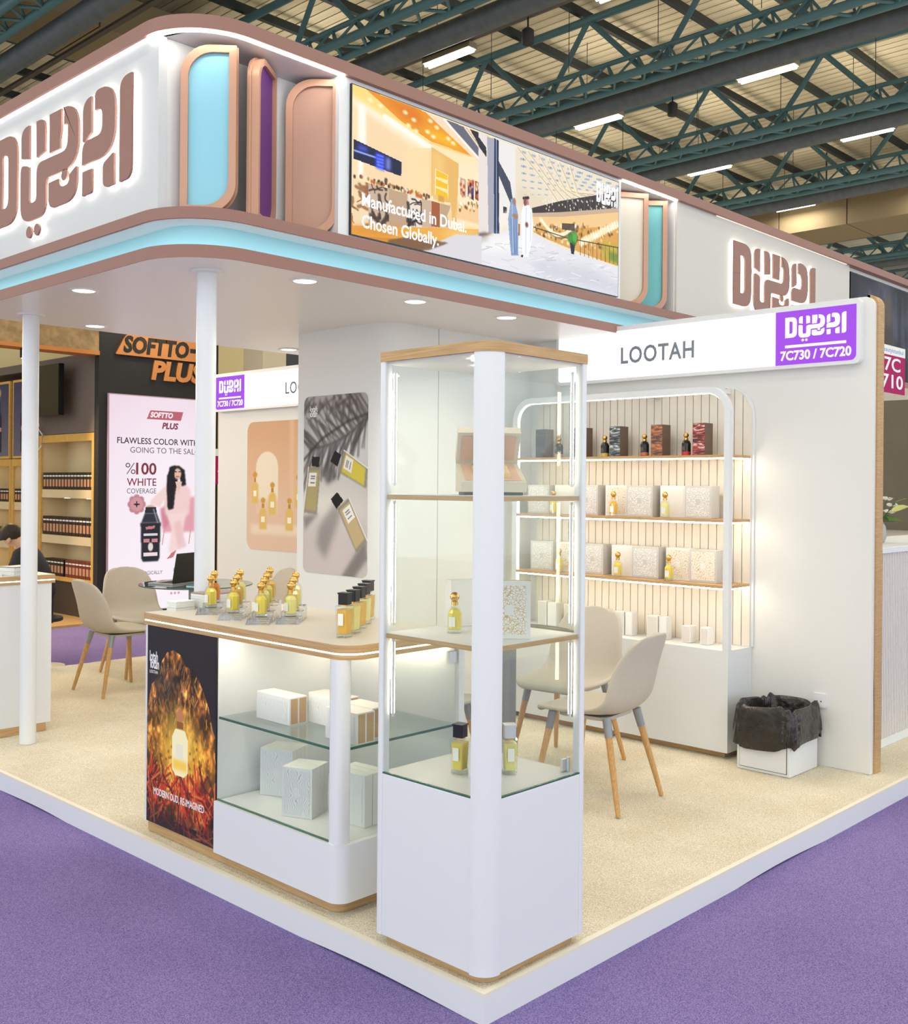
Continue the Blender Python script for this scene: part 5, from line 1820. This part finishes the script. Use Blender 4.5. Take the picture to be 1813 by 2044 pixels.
# its side wall with honey oak shelving
sw = thing('wall_stand', 'brown-grey side wall of the stand behind', 'wall', kind='structure')
TAUPEW = mat('taupe_wall', rgb(112, 98, 88), .8)
part('panel', B().box(3.5, PYW + .10, 2.085, 3.86, 10.66, 3.0), TAUPEW, sw)
part('panel', B().box(3.5, 10.66, 2.9, 3.86, 14.5, 3.0), TAUPEW, sw)
part('rear_panel', B().box(3.87, PYW + .10, NF, 3.95, 14.5, 3.0), TAUPEW, sw)
part('upper_panel', B().box(3.6, PYW + .10, 3.0, 3.7, 14.5, 4.4), mat('tan_wall', rgb(216, 196, 146), .8), sw)
part('end_wall', B().box(-3, 14.5, NF, 9.5, 14.6, 4.4), mat('tan_wall', rgb(216, 196, 146), .8), sw)
fb = thing('stand_beam', 'tan plank beam with orange underside above the stand behind', 'beam', (0, 0, 0))
part('beam_body', B().box(-2.0, 9.1, 3.0, 3.498, 9.32, 3.75), noise_mat('tan_plank', rgb(178, 148, 104), rgb(150, 122, 84), 3, .8, (4, .5, 4)), fb)
part('beam_underside', B().box(-2.0, 9.08, 2.955, 3.498, 9.34, 3.0), mat('orange_wood', rgb(200, 128, 62), .6), fb)
part('beam_post', B().box(-2.0, 9.12, NF, -1.8, 9.32, 2.955), MATS['orange_wood'], fb)

INK = [mat('hair_box_a', rgb(40, 28, 24), .4), mat('hair_box_b', rgb(56, 36, 28), .4), mat('hair_box_red', rgb(120, 50, 30), .4)]
STRIPE = mat('hair_box_stripe', rgb(206, 150, 116), .4)


def oak_cabinet(label, y0, y1, grp, rows, top=2.08, boxes=True, x=3.5):
    """open honey-oak cabinet on the side wall, faces -X"""
    t = thing('shelf_cabinet', label, 'cabinet', (x, y0, 0), 0, grp)
    w = y1 - y0
    bz, d = .33, .34
    part('back_board', B().box(.01, 0, bz, .02, w, top), mat('cabinet_cream', rgb(226, 204, 160), .6), t)
    CR_ = MATS['cabinet_cream']
    part('side_board', B().box(-d + .022, 0, bz, .01, .04, top), CR_, t)
    part('side_board', B().box(-d + .022, w - .04, bz, .01, w, top), CR_, t)
    part('top_board', B().box(-d + .022, .04, top - .05, .01, w - .04, top), CR_, t)
    part('bottom_board', B().box(-d + .022, .04, bz, .01, w - .04, bz + .045), CR_, t)
    part('front_stile', B().box(-d, 0, bz, -d + .021, .055, top), GOLDWOOD, t)
    part('front_stile', B().box(-d, w - .055, bz, -d + .021, w, top), GOLDWOOD, t)
    part('front_rail', B().box(-d, .055, top - .09, -d + .021, w - .055, top), GOLDWOOD, t)
    part('front_rail', B().box(-d, .055, bz, -d + .021, w - .055, bz + .05), GOLDWOOD, t)
    part('plinth', B().box(-d + .03, 0, NF, .01, w, bz), mat('brown_plinth', rgb(72, 58, 46), .6), t)
    for z in rows[:-1]:
        part('shelf', B().box(-d + .02, .045, z - .10, .01, w - .045, z), MATS['cabinet_cream'], t)
    for k in (.3, .7):
        for z in [top - .05] + [r - .10 for r in rows[:-1]]:
            o = part('cabinet_light', B().lathe([(.035, z - .006), (.035, z - .001)], 16, (-.17, w * k)), emis('cabinet_spot', (1, .85, .55, 1), 12), t)
    return t


ROWS = [1.42, .87, .38]
oak_cabinet('honey oak shelving of hair colour boxes beside the black pillar', 9.212, 10.62, 'honey oak cabinets', ROWS, x=3.845)
for (y0, l) in ((11.42, 'honey oak shelf cabinet under a hair poster at the picture edge'), (10.67, 'honey oak shelf cabinet next to the white column')):
    oak_cabinet(l, y0 + .0, y0 + .74, 'honey oak cabinets', [1.25, .75, .38], 1.80, x=3.845)
    pp = thing('wall_poster', ('hair product poster at the picture edge' if y0 > 11 else 'hair product poster next to the white column'), 'poster', (3.53, y0 + .70, 1.81), group='hair product posters above the cabinets')
    part('frame', B().box(0, 0, 0, .66, 1.0, .03), GOLDWOOD, pp, M=FW(0, 0, 0))
    c = Cv(60, 90, (70, 72, 96))
    c.grad((64, 62, 90), (120, 110, 120))
    c.poly([(.35, .95), (.35, .45), (.42, .38), (.42, .25), (.58, .25), (.58, .38), (.65, .45), (.65, .95)], (34, 26, 28))
    c.poly([(.36, .60), (.64, .60), (.64, .66), (.36, .66)], (226, 150, 120))
    c.ell((.5, .12), .12, .10, (206, 150, 90), 1, .2)
    c.done()
    print_obj('print', c, .60, .94, FW(-.031, -.03, .03), print_mat('hair_poster', .5) if 'hair_poster' not in MATS else MATS['hair_poster'], pp)
# product boxes on the shelves of the first cabinet
def hair_box_mesh(w, d, h):
    return B().box(0, 0, 0, d, w, h)
hb = {}
def hair_boxes(y0, y1, z, h, w, mats_, label, d=.10, x=3.53):
    y = y0
    i = 0
    while y + w < y1:
        m = mats_[i % len(mats_)]
        t = thing('hair_colour_box', '%s %s' % (ORD[i], label), 'box', (x, y, z), 0, 'hair colour boxes on the oak shelves')
        key = (w, h, m.name)
        if key not in hb:
            a = B().box(0, 0, 0, d, w - .004, h).mesh('carton')
            a.materials.append(m)
            s1 = B().box(-.001, .012, h * .18, 0, w - .016, h * .60).mesh('stripe')
            s1.materials.append(STRIPE)
            s2 = B().box(-.001, .006, h * .76, 0, w - .010, h * .84).mesh('stripe')
            s2.materials.append(PAPER)
            hb[key] = (a, s1, s2)
        a, s1, s2 = hb[key]
        obj('carton', a, None, t)
        obj('stripe', s1, None, t)
        obj('stripe', s2, None, t)
        y += w
        i += 1
hair_boxes(9.27, 10.56, 1.4205, .205, .08, INK[:2], 'dark hair colour box from the pillar on the highest oak shelf')
hair_boxes(9.27, 10.56, .8705, .225, .085, INK[:2], 'dark hair colour box from the pillar on the middle oak shelf')
hair_boxes(9.27, 9.98, .3805, .20, .085, INK[2:], 'red-brown hair colour box from the pillar on the lowest oak shelf')
hair_boxes(9.99, 10.56, .3805, .20, .085, INK[:1], 'black hair colour box counted on from the red-brown row')
for y0 in (10.72, 11.47):
    for z, nm_ in ((1.2505, 'upper'), (.7505, 'lower')):
        hair_boxes(y0, y0 + .66, z, .17, .08, INK[:2], 'dark hair colour box on the %s shelf of %s cabinet' % (nm_, 'the edge' if y0 > 11 else 'the column-side'))
# wall television
tv = thing('television', 'black television on a bracket above the honey oak shelves', 'television', (3.498, 9.76, 2.29))
part('bracket', B().box(-.14, .30, .22, 0, .40, .36), BLACKM, tv)
part('screen_body', B().box(-.20, -.10, 0, -.14, .80, .60), BLACK, tv)
part('display', B().box(-.203, -.09, .01, -.2005, .79, .59), mat('tv_glass', rgb(14, 14, 18), .06), tv)
cb = thing('loose_cable', 'loose pale cable hanging below the television', 'cable', (3.44, 10.50, 2.0))
part('wire', B().tube([(0, .05, .32), (0, -.02, .20), (0, .12, .10), (0, 0, .16), (0, -.12, .08), (0, -.10, -.05), (0, .05, -.12)], .008, 6), PAPER, cb, smooth=True)
# warm spots of that stand
for (x, y) in ((2.7, 9.21), (1.2, 9.21), (-.4, 9.21)):
    ld = bpy.data.lights.new('stand_spot', 'SPOT')
    ld.energy = 160
    ld.color = (1, .74, .42)
    ld.spot_size = math.radians(120)
    ld.shadow_soft_size = .15
    t = thing('track_lamp', 'small warm lamp under the tan beam %s' % ('next to the pillar' if x > 2 else ('at its middle' if x > 0 else 'past the picture edge')), 'lamp', (x, y, 2.954), group='track lamps of the stand behind')
    part('lamp_can', B().lathe([(.05, -.10), (.055, -.09), (.055, 0)], 16), BLACKM, t, smooth=True)
    part('lamp_lens', B().lathe([(.042, -.103), (.042, -.1005)], 16), DOWN, t)
    lo = obj('stand_spot', ld, parent=t)
    lo.matrix_local = Matrix.Translation((0, 0, -.11)) @ Matrix.Rotation(math.radians(-40), 4, 'X')

# stand number flags
def flag(label, loc, M0, w, h, lines, head):
    t = thing('stand_flag', label, 'sign', loc, group='magenta stand number flags')
    part('card', B().box(0, 0, 0, w, h, .006), MAGENTA, t, M=M0)
    part('header', B().box(0, h * .80, .006, w, h, .0068), PAPER, t, M=M0)
    if head:
        text('header_lettering', 'beautyistanbul', h * .13, M0 @ Matrix.Translation((w * .10, h * .86, .0070)), mat('flag_blue', rgb(90, 150, 190), .5), t, ext=.0003, width=w * .82)
    for k, s in enumerate(lines):
        text('lettering', s, h * .40, M0 @ Matrix.Translation((w * .5, h * (.47 - .36 * k), .0070)), WPRINT, t, ext=.0004, bold=.002, align='CENTER', width=w * (.62 if len(s) < 3 else .82))
    return t


fg = flag('magenta 7C 710 flag beyond the oak wall end', (4.235, .55, 2.115), FS(0, 0, 0), .42, .30, ['7C', '710'], True)
part('bracket', B().box(-.935, .002, .28, .1, .012, .295), GREYM, fg)
fg = flag('magenta stand flag between the black pillar and the white wall', (4.72, 8.6, 1.50), FS(0, 0, 0), .36, .42, ['7C', '720'], False)
part('bracket', B().box(.10, .006, .39, .115, .468, .405), GREYM, fg)

# ================================================================== neighbouring stand along the platform
nc = thing('ribbed_counter', 'white ribbed counter beyond the oak wall end', 'counter', (3.55, .345, 0))
part('counter_body', B().box(0, .012, .0, 2.2, .55, 1.13), WHITE, nc)
part('skirting', B().box(0, 0, 0, 2.2, .012, .05), WHITE, nc)
rib = B().box(0, 0, .05, .016, .012, 1.13).mesh('rib')
rib.materials.append(mat('rib_white', rgb(226, 220, 214), .5))
for k in range(90):
    obj('rib', rib, None, nc, Matrix.Translation((k * .0244, 0, 0)))
part('counter_top', B().box(-.01, -.012, 1.13, 2.22, .56, 1.165), WHITE, nc, bev=.003)
struct('wall_neighbour', B().box(3.6, 2.6, 0, 9.2, 2.66, 2.47), mat('warm_grey_wall', rgb(218, 206, 188), .8), 'warm grey back wall of the adjoining stand')
fl = thing('flower_vase', 'white and green flower arrangement on the ribbed counter', 'flowers', (4.36, .60, 1.166))
part('vase', B().lathe([(.045, 0), (.06, .04), (.055, .10), (.035, .14), (.04, .15)], 18), mat('vase_glass', rgb(210, 216, 214), .1, trans=.6), fl, smooth=True)
GRN = mat('leaf_green', rgb(110, 150, 50), .5)
GRD = mat('leaf_dark', rgb(58, 84, 36), .5)
PET = mat('petal_white', rgb(236, 230, 214), .6)
def leaf(p, d, l, w, m, nm_):
    d = Vector(d).normalized()
    u = d.cross(Vector((.3, .9, .2))).normalized()
    b = B()
    P = Vector(p)
    c = [(0, .05), (.25, .8), (.5, 1), (.75, .7), (1, .02)]
    n_ = u.cross(d)
    for s, q in c:
        for sg in (-1, 0, 1):
            b.v.append(tuple(P + d * (l * s) + u * (w * q * sg) + n_ * (.25 * w * q * abs(sg)) + Vector((0, 0, -.25 * l * s * s))))
    for j in range(4):
        for i in range(2):
            b.f.append((j * 3 + i, j * 3 + i + 1, j * 3 + i + 4, j * 3 + i + 3))
    return part(nm_, b, m, fl, smooth=True)
rr = random.Random(3)
for k in range(10):
    a = rr.uniform(0, 6.28)
    d = (math.cos(a), math.sin(a), rr.uniform(.5, 1.6))
    tip = Vector((0, 0, .14)) + Vector(d).normalized() * rr.uniform(.08, .18)
    part('stem', B().tube([(0, 0, .10), tuple(tip)], .003, 5), GRD, fl)
    if k % 2 == 0:
        leaf(tip, d, .15, .022, GRN if k % 4 else mat('lily_yellow', rgb(226, 226, 130), .5), 'leaf')
    for q in range(6):
        aa = q * PI / 3 + rr.random()
        leaf(tip, (math.cos(aa) + d[0] * .4, math.sin(aa) + d[1] * .4, .5), .045, .012, PET, 'petal')
for k in range(8):
    a = k * .8
    leaf((0, 0, .14), (math.cos(a), math.sin(a), .25), .16, .022, GRD if k % 2 else GRN, 'leaf')

# light grey column and dark fascia in the distance behind the peach poster wall
dc = thing('distant_stand', 'distant stand with dark fascia band and beige post', 'stand', (0, 0, 0))
part('beige_post', B().box(5.25, 8.4, FZ, 5.6, 8.8, 3.8), mat('beige_post', rgb(206, 192, 160), .7), dc)
part('dark_band', B().box(5.6, 8.4, 2.82, 11.0, 8.8, 3.30), mat('dark_band', rgb(60, 60, 64), .6), dc)
part('lower_panel', B().box(5.6, 8.5, FZ, 11.0, 8.8, 2.82), mat('pale_panel', rgb(196, 192, 184), .7), dc)

# ================================================================== person bending over a desk
pf = thing('person', 'seated person in a black shirt bending over a desk behind the far counter', 'person', (1.80, 6.78, FZ), math.radians(133.8))


def skin_mesh(name, V, E, R, m, parent, lv=2):
    me = bpy.data.meshes.new(name)
    me.from_pydata(V, E, [])
    o = obj(name, me, m, parent)
    md = o.modifiers.new('skin', 'SKIN')
    for i, r in enumerate(R):
        sv = me.skin_vertices[0].data[i]
        sv.radius = r if isinstance(r, tuple) else (r, r)
        sv.use_root = (i == 0)
    md.use_smooth_shade = True
    s = o.modifiers.new('sub', 'SUBSURF')
    s.levels = s.render_levels = lv
    return o


SKIN = mat('skin', rgb(206, 158, 126), .5)
HAIR = noise_mat('dark_hair', rgb(34, 24, 18), rgb(58, 42, 32), 60, .5, (1, 1, 6))
SHIRT = mat('black_shirt', rgb(34, 34, 38), .8)
V = [(0, 0, .52), (.05, 0, .74), (.13, 0, .95), (.20, 0, 1.06), (.27, 0, 1.13), (.345, 0, 1.09)]
E_ = [(0, 1), (1, 2), (2, 3), (3, 4), (4, 5)]
R_ = [(.06, .07), (.05, .06), (.05, .07), (.05, .05), (.085, .08), (.07, .07)]
def limb(par, pts, rs):
    for p, r in zip(pts, rs):
        V.append(p); R_.append(r); E_.append((par, len(V) - 1)); par = len(V) - 1
    return par
for s in (-1, 1):
    h_ = limb(2, [(.14, s * .18, .96), (.20, s * .22, .76), (.38, s * .13, .785), (.44, s * .11, .783)], [.055, .045, .036, .028])
    for k in range(4):
        limb(h_, [(.49, s * (.11 + .022 * (k - 1.5)), .784), (.535 - .01 * abs(k - 1), s * (.11 + .024 * (k - 1.5)), .774)], [.010, .008])
    limb(h_, [(.455, s * .075, .778), (.49, s * .065, .774)], [.011, .009])
    limb(0, [(.08, s * .10, .52), (.42, s * .12, .52), (.40, s * .12, .10), (.52, s * .13, .04)], [.075, .055, .04, .035])
body = skin_mesh('body', V, E_, R_, SKIN, pf)
VS = [(0, 0, .54), (.05, 0, .74), (.13, 0, .95), (.185, 0, 1.03)]
RS = [(.125, .16), (.115, .145), (.12, .175), (.068, .068)]
ES = [(0, 1), (1, 2), (2, 3)]
for s in (-1, 1):
    VS += [(.14, s * .18, .96), (.20, s * .22, .77), (.30, s * .175, .785)]
    k = len(VS)
    ES += [(2, k - 3), (k - 3, k - 2), (k - 2, k - 1)]
    RS += [.066, .058, .05]
skin_mesh('shirt', VS, ES, RS, SHIRT, pf)
VT = [(0, 0, .52)]
RT = [(.13, .165)]
ET = []
for s in (-1, 1):
    VT += [(.08, s * .10, .52), (.42, s * .12, .52), (.40, s * .12, .10)]
    k = len(VT)
    ET += [(0, k - 3), (k - 3, k - 2), (k - 2, k - 1)]
    RT += [.09, .07, .056]
skin_mesh('trousers', VT, ET, RT, mat('dark_trousers', rgb(40, 42, 50), .8), pf)
def ball(c, r, sc=(1, 1, 1), n=16):
    return B().lathe([(math.sin(a) * 1.0, -math.cos(a)) for a in np.linspace(.02, PI - .02, 10)], n).xf(Matrix.Translation(c) @ Matrix.Diagonal((r * sc[0], r * sc[1], r * sc[2], 1)))
hm = Matrix.Translation((.295, 0, 1.135)) @ Matrix.Rotation(math.radians(35), 4, 'Y')
part('hair', B().lathe([(math.sin(a) * .098, -math.cos(a) * .108) for a in np.linspace(1.25, PI - .02, 9)], 18).xf(hm @ Matrix.Rotation(math.radians(-28), 4, 'Y')), HAIR, body, smooth=True)
for s in (-1, 1):
    part('ear', ball((.275, s * .083, 1.105), .022, (1, .5, 1.3)), SKIN, body, smooth=True)
    part('eye', ball((.388, s * .03, 1.112), .010), BLACK, body, smooth=True)
part('nose', ball((.418, 0, 1.085), .016, (1, .8, 1.4)), SKIN, body, smooth=True)
part('mouth', ball((.398, 0, 1.045), .014, (.6, 1.6, .5)), mat('lips', rgb(170, 100, 90), .5), body, smooth=True)
sl = thing('stool', 'black stool under the seated person', 'stool', (1.80, 6.78, FZ))
part('seat', B().lathe([(.15, .40), (.16, .405), (.16, .43), (.15, .437)], 24), BLACKM, sl, smooth=True)
part('pedestal', B().lathe([(.02, .02), (.02, .40)], 12), CHROME, sl, smooth=True)
part('foot_disc', B().lathe([(.18, 0), (.18, .012), (.03, .022)], 24), CHROME, sl, smooth=True)
ds = thing('side_desk', 'white desk the seated person leans on', 'desk', (1.80 - .70 * .692, 6.78 + .70 * .722, FZ), math.radians(133.8))
part('desk_top', B().prism(rrect(-.33, -.55, .33, .55, .03), .735, .757), WHITE, ds)
for sx in (-.02, .28):
    for sy in (-.5, .5):
        part('leg', B().box(sx - .02, sy - .02, 0, sx + .02, sy + .02, .735), WHITE, ds)

# ================================================================== hall roof
RZ = 10.8
cl = thing('ceiling', 'slatted beige hall ceiling', 'ceiling', kind='structure')
part('deck', B().box(-14, -14, RZ + .06, 46, 46, RZ + .2), mat('roof_deck', rgb(92, 80, 60), .9), cl)
pm = B().box(0, -10, 0, .222, 40, .05).mesh('plank')
pm.materials.append(noise_mat('roof_plank', rgb(226, 212, 180), rgb(206, 192, 160), 1.2, .8, (6, .25, 1)))
for k in range(124):
    obj('plank', pm, None, cl, Matrix.Translation((2.0 + k * .25, 0, RZ + random.uniform(0.001, .007))))
far_pl = B()
for k in range(28):
    far_pl.box(33.0 + k * .25, -10, RZ, 33.222 + k * .25, 40, RZ + .05)
for k in range(64):
    far_pl.box(-14 + k * .25, -10, RZ, -13.778 + k * .25, 40, RZ + .05)
o = part('plank_field', far_pl, MATS['roof_plank'], cl)
o['kind'] = 'stuff'

pu = B().box(-14, -.05, 0, 40, .05, .16).mesh('purlin')
pu.materials.append(DARKST)
for k in range(26):
    t = obj('roof_purlin', pu, DARKST, None, Matrix.Translation((0, -6.8 + k * 1.54, RZ - .30)))
    tag(t, 'dark steel purlin under the slatted ceiling, %s from the aisle end' % ORD[k], 'beam', 'purlins under the ceiling')


def strut_mesh(a, b, r, n=8):
    return B().tube([a, b], r, n).mesh('strut', True)


Y0T, Y1T = -6.0, 32.0
PITCH = 2.6
up_l = strut_mesh((0, 0, 0), (-.22, PITCH / 2, 1.38), .055)
up_r = strut_mesh((-.22, PITCH / 2, 1.38), (0, PITCH, 0), .055)
for m_ in (up_l, up_r):
    m_.materials.append(TEAL)
chord = B().tube([(0, Y0T, 0), (0, Y1T, 0)], .075, 12).mesh('chord', True)
chord.materials.append(TEAL)
lace = B()
yy_ = Y0T
while yy_ < Y1T - .6:
    lace.tube([(-.45, yy_, 0), (0, yy_ + .33, 0)], .028, 6)
    lace.tube([(0, yy_ + .33, 0), (-.45, yy_ + .66, 0)], .028, 6)
    lace.tube([(-.22, yy_ + .33, .42), (0, yy_ + .33, 0)], .024, 6)
    lace.tube([(-.22, yy_ + .33, .42), (-.45, yy_, 0)], .024, 6)
    lace.tube([(-.22, yy_ + .33, .42), (-.45, yy_ + .66, 0)], .024, 6)
    yy_ += .66
lace.tube([(-.22, Y0T, .42), (-.22, Y1T, .42)], .05, 8)
lace = lace.mesh('lacing', False, False)
lace.materials.append(TEAL)
duct = B().tube([(0, Y0T - 4, 0), (0, Y1T, 0)], .19, 24).mesh('air_pipe', True)
duct.materials.append(DUCT)
tray = B().box(-.05, Y0T, 0, .05, Y1T, .05).mesh('tray')
tray.materials.append(mat('cable_tray', rgb(84, 74, 64), .6))
for k in range(-2, 6):
    x0 = 14.05 + 4.45 * k
    t = thing('roof_truss', 'teal lattice roof truss, %s counted outward from above the booth' % ORD[k + 2], 'truss', (x0, 0, 9.0), group='lattice trusses under the ceiling')
    for dx, dz in ((0, 0), (-.45, 0)):
        obj('chord', chord, None, t, Matrix.Translation((dx, 0, dz)))
    obj('top_chord', chord, None, t, Matrix.Translation((-.22, 0, 1.38)))
    o = obj('lacing', lace, None, t)
    o['kind'] = 'stuff'
    n0 = int((8.65 - Y0T) / PITCH)
    for j in range(14):
        y = 8.65 - n0 * PITCH + j * PITCH
        obj('strut', up_l, None, t, Matrix.Translation((0, y, 0)))
        obj('strut', up_r, None, t, Matrix.Translation((0, y, 0)))
    d = obj('air_pipe', duct, None, None, Matrix.Translation((x0 + .55, 0, 9.0)))
    tag(d, 'long dark round air pipe, %s counted outward from above the booth' % ORD[k + 2], 'pipe', 'air pipes under the ceiling')
    d = obj('cable_tray', tray, None, None, Matrix.Translation((x0 + 1.3, 0, 9.19)))
    tag(d, 'narrow brown lamp tray, %s counted outward from above the booth' % ORD[k + 2], 'cable tray', 'cable trays under the ceiling')

hous = B().prism([(-.11, 0), (.11, 0), (.09, .10), (-.09, .10)], -.58, .58, 'y').mesh('housing')
hous.materials.append(mat('lamp_housing', rgb(150, 140, 116), .5))
tubm = B().tube([(0, -.54, 0), (0, .54, 0)], .028, 10).mesh('tube', True)
tubm.materials.append(TUBE)
refl = B().box(-.10, -.56, -.004, .10, .56, 0).mesh('reflector')
refl.materials.append(emis('lamp_reflector', (1, .95, .80, 1), 2.2))
wirem = B().tube([(0, 0, 0), (0, 0, 1.618)], .007, 5).mesh('rod')
wirel = B().tube([(0, 0, 0), (0, 0, 1.749)], .007, 5).mesh('rod')
wirel.materials.append(DARKST)
wirem.materials.append(DARKST)
for k in range(-6, 5):
    for j in range(-4, 6):
        x, y = 15.42 + 4.45 * k, 7.1 + 3.77 * j
        if x < 8 and y > 9:
            continue
        t = thing('hall_lamp', ('twin-tube hall lamp, %s on the %s tray outward from the booth' % (ORD[j + 4], ORD[k + 2]) if k >= -2 else 'twin-tube hall lamp over the aisles before the booth'), 'lamp', (x, y, 9.08), group='fluorescent lamps under the hall ceiling')
        obj('housing', hous, None, t)
        obj('reflector', refl, None, t)
        for s in (-.05, .05):
            obj('tube', tubm, None, t, Matrix.Translation((s, 0, -.025)))
        obj('rod', wirem, None, t, Matrix.Translation((0, .3, .10)))
        ld = bpy.data.lights.get('hall_lamp_light')
        if ld is None:
            ld = bpy.data.lights.new('hall_lamp_light', 'AREA')
            ld.shape = 'RECTANGLE'
            ld.size, ld.size_y = .22, 1.12
            ld.energy = LAMP_W
            ld.color = (1.0, .93, .80)
        lo = obj('hall_lamp_light', ld, parent=t)
        lo.location = (0, 0, -.07)
        if k < -3:
            continue
        lu = bpy.data.lights.get('ceiling_fill')
        if lu is None:
            lu = bpy.data.lights.new('ceiling_fill', 'AREA')  # added fill aimed up at the planks; the housing itself is closed on top
            lu.shape = 'RECTANGLE'
            lu.size, lu.size_y = .18, 1.12
            lu.energy = CEIL_FILL_W
            lu.color = (1.0, .93, .80)
        lo = obj('ceiling_fill', lu, parent=t, M=Matrix.Translation((0, 0, .13)) @ Matrix.Rotation(PI, 4, 'X'))
# thin hanging rods and speakers
for k in range(3):
    for j in range(10):
        o = obj('hanging_rod', wirel, None, None, Matrix.Translation((12.9 + 4.45 * k, 4.0 + j * 1.9, 9.05)))
        tag(o, 'thin dark hanging rod, %s in the %s line under the ceiling' % (ORD[j], ORD[k]), 'rod', 'thin rods under the ceiling')
for (x, y) in ((10.9, 9.0), (15.35, 9.05)):
    t = thing('hall_speaker', 'small dark speaker hanging under the cable tray ' + ('above the large screen' if x < 12 else 'further along'), 'speaker', (x, y, 8.75))
    part('speaker_body', B().lathe([(.09, 0), (.10, .02), (.10, .22), (.05, .26)], 16), BLACKM, t, smooth=True)
    part('mount', B().tube([(0, 0, .25), (0, 0, .441)], .015, 6), DARKST, t)
DUCTT = mat('tan_duct', rgb(140, 122, 92), .8)
for (x0, y0, x1, y1, z0, z1, l) in ((24.8, 2.0, 26.6, 13.5, 8.5, 9.2, 'wide tan air duct among the far trusses'), (-6.0, 15.4, 9.3, 17.2, 9.6, 10.3, 'broad brown air duct crossing above the short canopy face')):
    t = thing('air_duct', l, 'duct', (0, 0, 0), group='box ducts under the ceiling')
    n_ = 6
    for k in range(n_):
        if y1 - y0 > x1 - x0:
            a, b_ = y0 + (y1 - y0) * k / n_, y0 + (y1 - y0) * (k + 1) / n_ - .03
            part('section', B().box(x0, a, z0, x1, b_, z1), DUCTT, t)
        else:
            a, b_ = x0 + (x1 - x0) * k / n_, x0 + (x1 - x0) * (k + 1) / n_ - .03
            part('section', B().box(a, y0, z0, b_, y1, z1), DUCTT, t)
    for k in range(0, n_, 2):
        if y1 - y0 > x1 - x0:
            part('hanger', B().tube([((x0 + x1) / 2, y0 + (y1 - y0) * (k + .5) / n_, z1), ((x0 + x1) / 2, y0 + (y1 - y0) * (k + .5) / n_, RZ)], .02, 6), DARKST, t)
        else:
            part('hanger', B().tube([(x0 + (x1 - x0) * (k + .5) / n_, (y0 + y1) / 2, z1), (x0 + (x1 - x0) * (k + .5) / n_, (y0 + y1) / 2, RZ)], .02, 6), DARKST, t)
